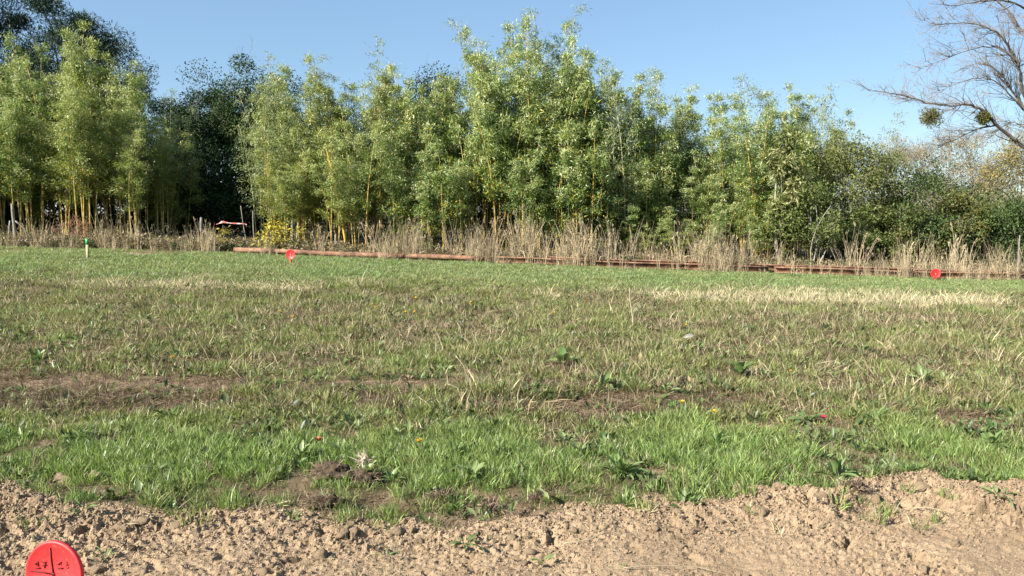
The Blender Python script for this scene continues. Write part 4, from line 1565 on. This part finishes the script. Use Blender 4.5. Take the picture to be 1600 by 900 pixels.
def red_mat():
    m, nt, out = new_mat("red_plastic")
    c = ramp(nt, [(.3, (.62, .022, .024)), (.7, (.70, .032, .032))], noise(nt, 12, 4)).outputs[0]
    dirt = ramp(nt, [(.60, (0, 0, 0)), (.70, (1, 1, 1))], noise(nt, 55, 5, .7)).outputs[0]
    c = mixc(nt, math_(nt, 'MULTIPLY', dirt, .5), c, (.34, .20, .13))
    p = nt.nodes.new("ShaderNodeBsdfPrincipled")
    nt.links.new(c, p.inputs['Base Color'])
    nt.links.new(math_(nt, 'ADD', .38, math_(nt, 'MULTIPLY', noise(nt, 30, 4), .3)), p.inputs['Roughness'])
    nt.links.new(p.outputs[0], out.inputs[0])
    return m


M_RED = red_mat()
M_INK = flat_mat("dark_ink", (.09, .012, .015), .6, .2)
M_ORANGE = flat_mat("orange_red_stake", (0.637, 0.085, 0.034), .5)
M_PEG = flat_mat("pale_peg_wood", (0.348, 0.282, 0.156), .8)
M_GREENP = flat_mat("green_paint", (0.016, 0.272, 0.080), .5)


def text_strokes(g, strokes, wdt):
    for s in strokes:
        P = np.array([[x, -.0062, z] for x, z in s], float)
        g.tube(P, wdt, 5, .5)


def red_marker(c, dia, yaw, roll, pitch, base, label, near=False):
    """a dished plastic disc on a stake, facing the camera's side of the field"""
    root = empty("survey_marker", base)
    top_ = np.asarray(c) - np.asarray(base)
    Rm = np.array((Matrix.Rotation(yaw, 3, 'Z') @ Matrix.Rotation(pitch, 3, 'X') @ Matrix.Rotation(roll, 3, 'Y')))
    r0 = dia / 2
    n = 48 if near else 24
    an = np.arange(n) / n * 6.28318
    prof = [(0, -.004), (.10 * r0, -.004), (.88 * r0, -.004), (.91 * r0, -.008), (.975 * r0, -.009), (r0, -.005), (r0, .008), (.96 * r0, .010), (.3 * r0, .008), (0, .008)]
    V = []; T = []
    for (pr, py) in prof:
        for q in an:
            V.append((pr * math.cos(q), py, pr * math.sin(q)))
    for i in range(len(prof) - 1):
        for j in range(n):
            k = (j + 1) % n
            A, B, C, D = i * n + j, i * n + k, (i + 1) * n + k, (i + 1) * n + j
            T += [(A, B, C), (A, C, D)]
    g = Geo(); g.add(np.array(V) @ Rm.T + top_, T)
    disc = link("disc", g.mesh("disc", M_RED, True), root)
    # stake behind the disc
    g = Geo()
    dn = Rm @ np.array([0, 0, -1.0])
    p0 = top_ + Rm @ np.array([0, .016, .2 * r0])
    p1 = np.array([p0[0] * .2, p0[1] * .2 + .02, -.12])
    g.tube(np.stack([p0, (p0 + p1) / 2, p1]), [.018, .018, .012] if near else [.03, .03, .02], 8)
    link("stake", g.mesh("stake", M_ORANGE, True), root)
    g = Geo()
    g.tube(np.stack([Rm @ np.array([0, -.006, 0]), Rm @ np.array([0, -.002, 0])]) + top_, .055 * r0 if near else .09 * r0, 12)
    link("centre_pin", g.mesh("centre_pin", M_INK), root)
    g = Geo()
    k = r0
    if near:
        st = [[(-.07 * k, .80 * k), (-.05 * k, .5 * k), (-.02 * k, .2 * k), (0, .06 * k)], [(-.85 * k, .10 * k), (-.5 * k, .08 * k), (-.08 * k, .02 * k)]]
        ink = [  # 17 | 18 written by hand
            [(-.62, .27), (-.53, .36), (-.52, .22)], [(-.62, .16), (-.45, .17)],
            [(-.36, .35), (-.25, .35), (-.30, .17)], [(-.36, .26), (-.22, .26)],
            [(.19, .27), (.29, .36), (.29, .22)], [(.18, .17), (.35, .17)],
            [(.50, .28), (.46, .32), (.50, .36), (.54, .32), (.50, .28), (.45, .22), (.50, .17), (.56, .22), (.50, .28)]]
        text_strokes(g, st + [[(x * k, z * k + .02 * k) for x, z in s] for s in ink], .0030)
    else:
        ink = [[(-.45, .0), (-.3, .25), (-.15, .0), (-.3, -.2), (-.45, .0)], [(.1, .2), (.3, .25), (.2, 0), (.45, -.2)], [(-.5, -.3), (.4, -.32)]]
        text_strokes(g, [[(x * k, z * k) for x, z in s] for s in ink], .006)
    V = [v @ Rm.T + top_ for v in g.V]; g.V = V
    link("lettering", g.mesh("lettering", M_INK), root)
    tag(root, label, "survey marker", "red survey markers on stakes")


pn = at(85, 897, 3.06)
red_marker(pn, .264, R(-13), R(-5), R(-6), (pn[0] + .01, pn[1] + .05, gz(pn[0], pn[1] + .05)),
           "red disc marked 17 and 18 in the bare soil, nearest of the three", True)
for (u, vb, vc, l) in ((454, 412, 397.5, "small red disc on a stake before the rusty pipe at the left"),
                       (1462, 438.5, 427.5, "small red disc on a stake before the rusty beam at the right")):
    b = ground(u, vb)
    red_marker(at(u, vc, b[1] - .03), .25, R(-8), R(4), 0, b, l)


def green_peg():
    b = ground(137.5, 404)
    z = at(138, 373, b[1])[2] - b[2]
    root = empty("survey_peg", b)
    g = Geo(); g.box((0, 0, z * .35 - .06), .06, .045, z * .70 + .12); link("shaft", g.mesh("shaft", M_PEG), root)
    g = Geo(); g.box((0, 0, z * .85 + .001), .066, .050, z * .30); link("painted_top", g.mesh("painted_top", M_GREENP), root)
    tag(root, "pale wooden peg with a green painted top at the left", "peg")


green_peg()


def tape():
    Y = 25.0
    m, nt, out = new_mat("barrier_tape")
    s = attr(nt, "shade").outputs['Fac']
    c = ramp(nt, [(0, (.45, .09, .06)), (.49, (.45, .09, .06)), (.51, (.45, .35, .32)), (1, (.45, .35, .32))], s).outputs[0]
    p = nt.nodes.new("ShaderNodeBsdfPrincipled"); p.inputs['Roughness'].default_value = .4
    nt.links.new(c, p.inputs['Base Color']); nt.links.new(p.outputs[0], out.inputs[0])
    pts = [(338, 350.5), (341, 349.5), (345, 347.5), (349, 346.5), (354, 347.8), (360, 348.6), (366, 349), (372, 349.2), (378, 349.5), (383, 350), (385.5, 351.5), (385, 355)]
    P = np.array([at(u, v, Y) for u, v in pts])
    root = P[0].copy()
    P = P - root
    s0 = np.linspace(0, len(P) - 1, 50)
    Q = np.stack([np.interp(s0, np.arange(len(P)), P[:, i]) for i in range(3)], -1)
    tw = .5 * np.sin(s0 * 1.7) + .6
    hw = (.019 + .014 * np.exp(-((s0 - 2.6) / 1.2) ** 2))[:, None]
    d = np.stack([0 * tw, np.sin(tw), np.cos(tw)], -1) * hw
    V = np.concatenate([Q - d, Q + d, Q - d + [0, .004, 0], Q + d + [0, .004, 0]])
    n = 50
    i = np.arange(n - 1)
    T = np.concatenate([np.stack([i, i + 1, i + 1 + n], -1), np.stack([i, i + 1 + n, i + n], -1),
                        np.stack([i + 2 * n, i + 1 + 3 * n, i + 1 + 2 * n], -1), np.stack([i + 2 * n, i + 3 * n, i + 1 + 3 * n], -1)])
    g = Geo(); a = ((np.arange(n) // 6) % 2).astype(float)
    g.add(V, T, np.concatenate([a] * 4))
    o = link("barrier_tape", g.mesh("barrier_tape", m), None, root)
    tag(o, "red and white barrier tape stretched over the thin yellow sapling", "tape")


tape()

# ------------------------------------------------------------------ docks and other large leaved plants, each leaf a part
M_DOCK = leaf_mat("dock_leaf", [(0, (0.060, 0.116, 0.032)), (.5, (0.112, 0.191, 0.053)), (1, (0.195, 0.262, 0.098))], .35, .42, .45, hue=(0.225, 0.270, 0.112))


def leaf_mesh(seed, L, W, curl):
    r = np.random.default_rng(seed)
    t = np.linspace(0, 1, 8)
    wd = W * np.sin(np.pi * np.clip(t, 0, 1) ** .8) ** .8 * .5
    wd[0] = .004; wd[-1] = .001
    wav = r.normal(0, .06, 8) * W
    ang = curl * t
    dx = np.cumsum(np.cos(ang)) / 8 * L; dz = -np.cumsum(np.sin(ang)) / 8 * L
    V = []
    for i in range(8):
        V += [(dx[i], -wd[i], dz[i] + wd[i] * .35 + wav[i]), (dx[i], 0, dz[i]), (dx[i], wd[i], dz[i] + wd[i] * .35 - wav[i])]
    T = []
    for i in range(7):
        a = i * 3
        for q in (0, 1):
            T += [(a + q, a + q + 1, a + q + 4), (a + q, a + q + 4, a + q + 3)]
    g = Geo(); g.add(V, T, r.uniform(0, 1))
    return g.mesh("leaf", M_DOCK, True)


LEAFS = [leaf_mesh(900 + i, 1.0, random.uniform(.24, .36), random.uniform(.25, .9)) for i in range(8)]


def dock(u, v, wpx, nleaf, label, seed, up=.55, hue=0.0, name="dock_plant", cat="weed", thin=1.0, group=None):
    p = ground(u, v)
    r = random.Random(seed)
    D = p[1]
    L = wpx / 2 / FOC * D * 1.15
    nleaf = int(nleaf * 1.5) if name == 'dock_plant' else nleaf
    root = empty(name, p, r.uniform(0, 6.28))
    if name == 'dock_plant':
        thin = r.choice((.45, .6, .8, 1.0, 1.25)); L *= r.uniform(.7, .95)
    for k in range(nleaf):
        o = link("leaf", LEAFS[r.randrange(8)], root)
        az = k * 2.4 + r.uniform(-1.1, 1.1)
        el = r.uniform(.25, 1.15) * up * 1.5
        s = L * r.uniform(.5, 1.2)
        o.rotation_euler = (r.uniform(-.4, .4), -el, az)
        o.scale = (s, s * r.uniform(.75, 1.1) * thin, s)
        o.location = (.012 * math.cos(az), .012 * math.sin(az), .025)
        o['hue'] = max(0.0, min(1.0, hue + r.choice((0, 0, .1, .35)) + r.uniform(-.12, .2)))
    tag(root, label, cat, group)
    return root


for k, (u, v, wp, n, l, up, hu) in enumerate(DOCKS):
    dock(u, v, wp, n, l, 1000 + k, up, hu)
# two single long leaves standing at the edge
dock(862, 800, 108, 2, "single long pale leaf standing up from the soil edge at centre", 1101, .85, .6, "upright_leaf", "leaf", .55)
dock(797, 812, 90, 2, "narrow upright leaf left of the single long pale one", 1102, .9, .5, "upright_leaf", "leaf", .35)
# weeds on the bare soil
for k, (u, v, wp, n, l) in enumerate(((1285, 832, 20, 5, "small sprout casting a shadow on bare soil at right"), (1330, 848, 18, 5, "small grey sprout in bare soil, right of the other sprout"),
                                      (1560, 782, 60, 9, "yellowish weed on the soil crest at the far right"), (165, 880, 44, 8, "dark weed right beside the big red disc"),
                                      (130, 808, 50, 9, "straggly weed above the big red disc"), (965, 896, 26, 7, "grass green sprout at the bottom edge"),
                                      (1180, 812, 22, 6, "tiny weed sprout in the middle of the bare soil"), (600, 878, 40, 8, "low straggling weed near the bottom, left of centre"))):
    dock(u, v, wp, n, l, 1200 + k, .6, .3, "soil_weed", "weed", .6)

# ------------------------------------------------------------------ flowers
M_FLOW = flat_mat("yellow_petals", (0.720, 0.450, 0.018), .6)
M_STEM = flat_mat("green_stem", (.10, .16, .04), .6)


def flower(u, v, size_px, label, colour=M_FLOW, group=None, name="dandelion", hgt=.12):
    b = ground(u, v + hgt / 1.0 * 0)
    D = b[1]
    s = size_px / 2 / FOC * D
    # the head shows at u, v; the foot stands a little nearer
    y = D - hgt * D / (CAM_H - b[2]) * .9
    x = (u - 800) / FOC * y
    z = gz(x, y)
    root = empty(name, (x, y, z))
    hz = at(u, v, y)[2] - z
    g = Geo(); t = np.linspace(0, 1, 5)
    g.tube(np.stack([.012 * np.sin(t * 3), 0 * t, -.01 + (hz + .01) * t], -1), .003, 5)
    link("stem", g.mesh("stem", M_STEM, True), root)
    r = np.random.default_rng(int(u * 7 + v))
    g = Geo(); n = 26
    az = np.arange(n) * 2.4; el = r.uniform(.05, 1.0, n)
    Dr = np.stack([np.cos(az) * np.cos(el), np.sin(az) * np.cos(el) - .35, np.sin(el)], -1)
    g.leaves(np.tile([.002, 0, hz], (n, 1)), Dr, np.tile([0, 0, 1.0], (n, 1)) + r.normal(0, .1, (n, 3)), s * r.uniform(.8, 1.1, n), s * .5, .5, .1, .6)
    link("flower_head", g.mesh("flower_head", colour), root)
    tag(root, label, "flower", group)


for (u, v, s, l) in ((262, 558, 8, "yellow flower in the dry weeds at the left"), (652, 689, 12, "yellow flower over bright dock leaves in the green strip"),
                     (1070, 628, 9, "yellow flower right of the dark dock rosettes"), (1121, 643, 9, "yellow flower lower right of its twin, by the brown litter"),
                     (1241, 580, 6, "single yellow flower among dry weeds at right"), (1074, 508, 5, "tiny yellow flower below the upright white stalk's right"),
                     (916, 471, 6, "tiny orange yellow flower far out, left of the white stalk")):
    flower(u, v, s, l)
for (u, v) in ((433, 487), (455, 495), (580, 476), (586, 481), (648, 466), (631, 488), (646, 488), (735, 473), (866, 489)):
    flower(u, v, 6, "tiny far yellow flower in the weeds left of the middle", group="tiny far yellow flowers")
flower(490, 688, 14, "curled orange brown leaf on a stem in the green strip", flat_mat("orange_leaf", (.42, .14, .05), .7), None, "orange_leaf")

# ------------------------------------------------------------------ stones, clods, scraps
CLODS = [rock_geo(800 + i, 3, .26).mesh("dirt_clod", M_CLOD) for i in range(9)]


def clod(u, v, rpx, label, group=None, name="dirt_clod", cat="clod", sq=(1, 1, 1), mesh=None):
    p = ground(u, v)
    r = rpx / FOC * p[1]
    me = mesh or CLODS[random.randrange(9)]
    o = link(name, me, None, (p[0], p[1], p[2] + r * .12))
    o.scale = (r * sq[0], r * sq[1], r * sq[2])
    o.rotation_euler = (random.uniform(-.4, .4), random.uniform(-.4, .4), random.uniform(0, 6.28))
    tag(o, label, cat, group)
    return o


random.seed(5)
for (u, v, r, l) in ((96, 752, 20, "largest pale clod at the grass edge, above the big red disc"), (148, 746, 14, "rounded clod in grass right of the largest pale clod"),
                     (64, 782, 14, "clod below the largest pale one on the left slope"), (800, 846, 16, "pair forming brown clod at the foot of the grass edge, centre"),
                     (826, 862, 12, "pale square clod just right below the brown one at centre"), (815, 880, 14, "flat clod near the bottom, just right of centre"),
                     (1283, 777, 12, "round clod at the dark hollow left of the soil crest"), (1518, 770, 14, "round clod on the right end of the soil crest"),
                     (1368, 778, 13, "square clod below the soil crest at right"), (1440, 762, 16, "broad clod on top of the soil crest"),
                     (1150, 770, 16, "lumpy clod left of the tall dock at the grass edge"), (1178, 775, 12, "pale clod just right of the lumpy one"),
                     (1220, 765, 15, "clod at the grass edge under the right weeds"), (620, 832, 12, "clod in the cluster below the green edge tuft"),
                     (535, 838, 14, "pale clod at the left of the cluster below the edge tuft"), (505, 868, 15, "flat clod with a dark hollow to its right"),
                     (655, 848, 11, "twin pale clod right of the cluster"), (410, 895, 12, "clod cut by the bottom edge, left of centre"),
                     (185, 828, 13, "clod at the left under a lying twig"), (225, 826, 11, "pale pointed clod by the lying twig"),
                     (1060, 850, 9, "small clod with a dark shadow in the open soil"), (155, 893, 15, "clod right of the big red disc at the bottom"),
                     (1395, 738, 13, "upright crumbly lump behind the crest at right"), (1545, 778, 13, "clod among yellow weed at the far right")):
    clod(u, v, r, l)
n = 0
while n < 130:
    u = random.uniform(-60, 1660); e = np.interp(u, EDGE_U, EDGE_V)
    v = e + abs(random.gauss(6, 26)) if random.random() < .7 or u < 200 else random.uniform(e, 905)
    if v > 908: continue
    clod(u, v, random.choice([5, 5, 6, 6, 7, 8, 9, 10]),
         "small tan earth clod lying loose on the left half of the bare soil" if u < 800 else "small tan earth clod lying loose on the right half of the bare soil",
         "loose clods on the left soil" if u < 800 else "loose clods on the right soil")
    n += 1

M_SOD = plain_mat("dark_sod", [(.3, (.035, .025, .017)), (.7, (.11, .08, .055))], 20, .95, .9, .1, bscale=60)


def sod(u, v, wpx, seed, label):
    p = ground(u, v)
    s = wpx / 2 / FOC * p[1]
    root = empty("turned_sod", p)
    g = rock_geo(seed, 4, .4)
    V = np.concatenate(g.V) * np.array([s, s * .7, s * .72]) + np.array([0, 0, s * .34])
    V += .012 * unit(V) * perlin(V[:, 0] * 60, V[:, 1] * 60 + V[:, 2] * 50, seed)[:, None]
    g.V = [V]
    link("earth", g.mesh("earth", M_SOD), root)
    r = np.random.default_rng(seed)
    q = Geo(); k = 160
    i = r.integers(0, len(V), k)
    q.blades(V[i], unit(V[i]) + r.normal(0, .6, (k, 3)), np.array([0, 0, -.8]) + r.normal(0, .4, (k, 3)), r.uniform(.02, .07, k), .003, r.uniform(0, 1, k))
    rt = link("roots", q.mesh("roots", plain_mat("dead_roots", [(0, (.10, .07, .05)), (1, (.30, .22, .15))], byshade=True)), root)
    rt['kind'] = "stuff"
    tag(root, label, "sod")


sod(522, 750, 76, 841, "dark turned over sod with roots at the grass edge, left of centre")
sod(572, 756, 52, 842, "dark earth lump right beside the larger turned sod")
sod(505, 795, 60, 843, "dark brown root mass hanging over the bare soil, left of centre")
sod(322, 738, 28, 844, "small dark sod lump in the green strip at the left")
sod(842, 785, 44, 845, "dark earth hollowed under the single long pale leaf")
sod(690, 782, 36, 846, "dark brown sod lump under dead weeds at centre")
sod(765, 800, 40, 847, "dark dead weed mound above the bare soil at centre")
sod(1335, 765, 40, 848, "black lump in the hollow left of the soil crest")

def root_tuft():
    p = ground(568, 736)
    root = empty("root_tuft", (p[0], p[1], p[2] + .07))
    r = np.random.default_rng(88)
    q = Geo(); k = 70
    D = unit(r.normal(size=(k, 3)) * np.array([1, 1, .8]) + np.array([0, 0, .35]))
    q.blades(np.zeros((k, 3)) + r.normal(0, .012, (k, 3)), D, r.normal(0, .8, (k, 3)), r.uniform(.04, .11, k), .0035, r.uniform(0, 1, k))
    link("roots", q.mesh("roots", plain_mat("pale_roots", [(0, (.40, .30, .21)), (1, (.66, .56, .44))], byshade=True)), root)
    g = Geo()
    g.tube(np.array([[0, 0, -.07], [.004, 0, -.03], [0, 0, .01]]), [.012, .015, .012], 8)
    link("stump", g.mesh("stump", plain_mat("pale_stump", [(.3, (.45, .36, .27)), (.7, (.62, .52, .40))], 30)), root)
    tag(root, "pale uprooted tuft of dry roots right of the dark turned sod", "root tuft")


root_tuft()
M_WHITE = flat_mat("pale_stone", (0.465, 0.450, 0.420), .8)
st = rock_geo(861, 2, .2)
clod(841, 543, 5, "small white stone in the weeds at mid field", None, "white_stone", "stone", (1, 1, .9), rock_geo(861, 2, .2).mesh("white_stone", M_WHITE))


def stalks(name, pts_list, rad, mat, label, cat, group=None):
    """dead stalks lying or standing: each list of (u, v, height above the ground)"""
    P = []
    for (u, v, hgt) in pts_list:
        q = ground(u, v) if hgt < .1 else at(u, v, ground(pts_list[-1][0], pts_list[-1][1])[1])
        if hgt < .1:
            q[2] += hgt
        P.append(q.copy())
    P = np.array(P)
    o0 = P[0].copy()
    g = Geo()
    s = np.linspace(0, len(P) - 1, len(P) * 3)
    Q = np.stack([np.interp(s, np.arange(len(P)), P[:, i]) for i in range(3)], -1) - o0
    g.tube(Q, np.linspace(rad, rad * .5, len(Q)) * .6, 6)
    o = link(name, g.mesh(name, mat, True), None, o0)
    return tag(o, label, cat, group)


M_DRYST = flat_mat("pale_dry_stalk", (0.300, 0.247, 0.158), .7)


def upright_stalk():
    b = ground(989, 513)
    root = empty("dry_stalk", b)
    H = at(986, 447, b[1])[2] - b[2]
    t = np.linspace(0, 1, 10)
    g = Geo(); g.tube(np.stack([-.05 * t + .01 * np.sin(t * 6), 0 * t, H * t - .02], -1), .016 * (1 - .65 * t), 6)
    link("stem", g.mesh("stem", M_DRYST, True), root)
    g = Geo()
    g.leaves(np.array([[-.01, 0, H * .35], [-.03, 0, H * .6], [-.02, 0, H * .5]]), np.array([[.5, 0, .8], [-.5, .1, .7], [.4, -.3, .4]]), np.array([[0, 1, 0], [0, 1, 0], [0, 1, .2]]), .14, .018, .5)
    link("dry_leaf", g.mesh("dry_leaf", M_DRYST), root)
    tag(root, "tall pale dry stalk standing alone in mid field", "dry stalk")


upright_stalk()
M_PAPER = flat_mat("bleached_leaf", (0.270, 0.255, 0.217), .7)


def bleached_leaf():
    p = ground(1078, 542)
    me = leaf_mesh(951, .20, .05, .6).copy()
    me.materials.clear(); me.materials.append(M_PAPER)
    root = link("bleached_leaf", me, None, (p[0] - .1, p[1], p[2] + .10))
    root.rotation_euler = (.9, -.35, .2)
    tag(root, "curled bleached leaf lying on the weeds right of centre", "leaf")


bleached_leaf()
p = ground(1290, 662)
me = leaf_mesh(952, .055, .045, .5).copy(); me.materials.clear(); me.materials.append(flat_mat("crimson_scrap", (.55, .03, .08), .5))
o = link("red_scrap", me, None, (p[0] - .04, p[1], p[2] + .05)); o.rotation_euler = (1.0, -.4, .3)
tag(o, "small crimson scrap lying in the grass at right", "litter")
for (pts, rad, l) in (
        ([(545, 610, .03), (560, 614, .03), (582, 611, .04)], .007, "short pale straw lying in brown litter, left of centre"),
        ([(620, 641, .03), (640, 637, .05), (665, 629, .08)], .008, "curved yellow straw below the brown litter at centre"),
        ([(666, 628, .12), (680, 636, .08), (700, 650, .03)], .010, "thick bleached stalk fragment right of the curved yellow straw"),
        ([(712, 556, .25), (724, 570, .28), (732, 595, .2), (745, 632, .02)], .009, "bent pale stalk hanging over at centre left"),
        ([(64, 643, .02), (85, 642, .02)], .012, "short white stick on the bare patch at the left"),
        ([(60, 617, .04), (90, 612, .05), (115, 608, .07)], .006, "brown stalk over the bare patch at the left"),
        ([(180, 829, .02), (215, 828, .03), (250, 823, .03)], .005, "thin twig on the bare soil above the big red disc"),
        ([(880, 855, .02), (920, 850, .025), (965, 833, .03)], .005, "thin dark twig in the bare soil, right of centre"),
        ([(975, 893, .015), (1020, 890, .02), (1090, 892, .02), (1130, 899, .01)], .004, "long thin stalk lying near the bottom edge"),
        ([(1425, 800, .02), (1450, 799, .03), (1478, 804, .02)], .005, "dark twig on the bare soil at right"),
        ([(808, 727, .10), (814, 738, .06), (819, 752, .02)], .006, "white grass stalk bent down at the edge near centre"),
        ([(1066, 730, .2), (1068, 750, .1), (1069, 772, .0)], .005, "pale upright stem at the soil edge right of the large dock"),
        ([(1185, 562, .25), (1196, 580, .15), (1205, 600, .05)], .008, "straw stalk leaning beside the wide dock"),
        ([(360, 572, .22), (372, 585, .15), (378, 600, .05)], .010, "pale leaning stalk right of the bare patch"),
        ([(1495, 662, .03), (1530, 663, .03), (1560, 662, .02)], .006, "grey stick lying in dry litter at the right"),
        ([(700, 600, .2), (715, 606, .12), (724, 636, .02)], .007, "thin white stem leaning in the brown litter at centre")):
    stalks("dry_straw", pts, rad, M_DRYST, l, "straw")

# a few especially tall clumps of dead stalks in front of the beams
M_DEADST = plain_mat("dead_stalk", [(0, (0.225, 0.158, 0.098)), (1, (0.375, 0.300, 0.195))], byshade=True)
for k, (u, vb, vt, l) in enumerate(((772, 412, 336, "tallest bleached stalk clump in front of the rusty beam, centre"), (585, 404, 345, "bleached stalk clump above the rusty pipe"),
                                    (503, 402, 350, "straw clump right of the left red disc"), (905, 418, 345, "thick straw clump with arching stems right of centre"),
                                    (1345, 428, 365, "straw clump with feathery heads left of the right red disc"), (1500, 432, 370, "straw clump just right of the right red disc"))):
    b = ground(u, vb)
    H = at(u, vt, b[1])[2] - b[2]
    root = empty("dead_stalk_clump", b)
    r = np.random.default_rng(960 + k)
    for q in range(11):
        az = r.uniform(0, 6.28); tl = abs(r.normal(0, .16)); L = H * r.uniform(.55, 1.03); t = np.linspace(0, 1, 6)
        g = Geo()
        P = np.stack([r.normal(0, .07) + np.cos(az) * L * (math.sin(tl) * t + .12 * t ** 3), r.normal(0, .07) + np.sin(az) * L * (math.sin(tl) * t), L * t - .03], -1)
        g.tube(P, [.011, .010, .009, .008, .006, .004], 5, r.uniform())
        m = 7
        g.leaves(P[-1] + r.normal(0, .02, (m, 3)) - np.array([0, 0, .1]) * r.uniform(0, 1, (m, 1)), unit(P[-1:] - P[-2:-1]) + r.normal(0, .4, (m, 3)), r.normal(size=(m, 3)), .09, .018, r.uniform(0, 1, m))
        link("stalk", g.mesh("stalk", M_DEADST), root)
    tag(root, l, "dead grass clump")


# neighbours of one kind told apart by their order from left to right
ORD = ["leftmost", "second", "third", "fourth", "fifth", "sixth", "seventh", "eighth", "ninth"]
for g_, form in (("dark trees behind the bamboo grove", "%s added dark evergreen from the left darkening gaps behind the bamboo grove"),
                 ("dark trees behind the left grove", "%s dim dark evergreen from the left behind the left grove's poles"),
                 ("dark trees behind the right hedge", "%s dim dark evergreen from the left closing the right hedge from behind"),
                 ("dark bushes behind the left poles", "%s dark leafy bush from the left behind the left grove's poles"),
                 ("tiny far yellow flowers", "%s tiny yellow flower from the left in the far weeds left of centre"),
                 ("timber bearers under the rusty steel", "%s dark timber bearer from the left under the row of rusty steel")):
    qs = sorted([q for q in S.objects if q.get('group') == g_], key=lambda q: q.location.x / q.location.y)
    for i_, q in enumerate(qs):
        w_ = "rightmost" if i_ == len(qs) - 1 else ORD[i_]
        t_ = form % w_
        if w_ in ("leftmost", "rightmost"):
            t_ = t_.replace(" from the left", "", 1)
        q['label'] = t_
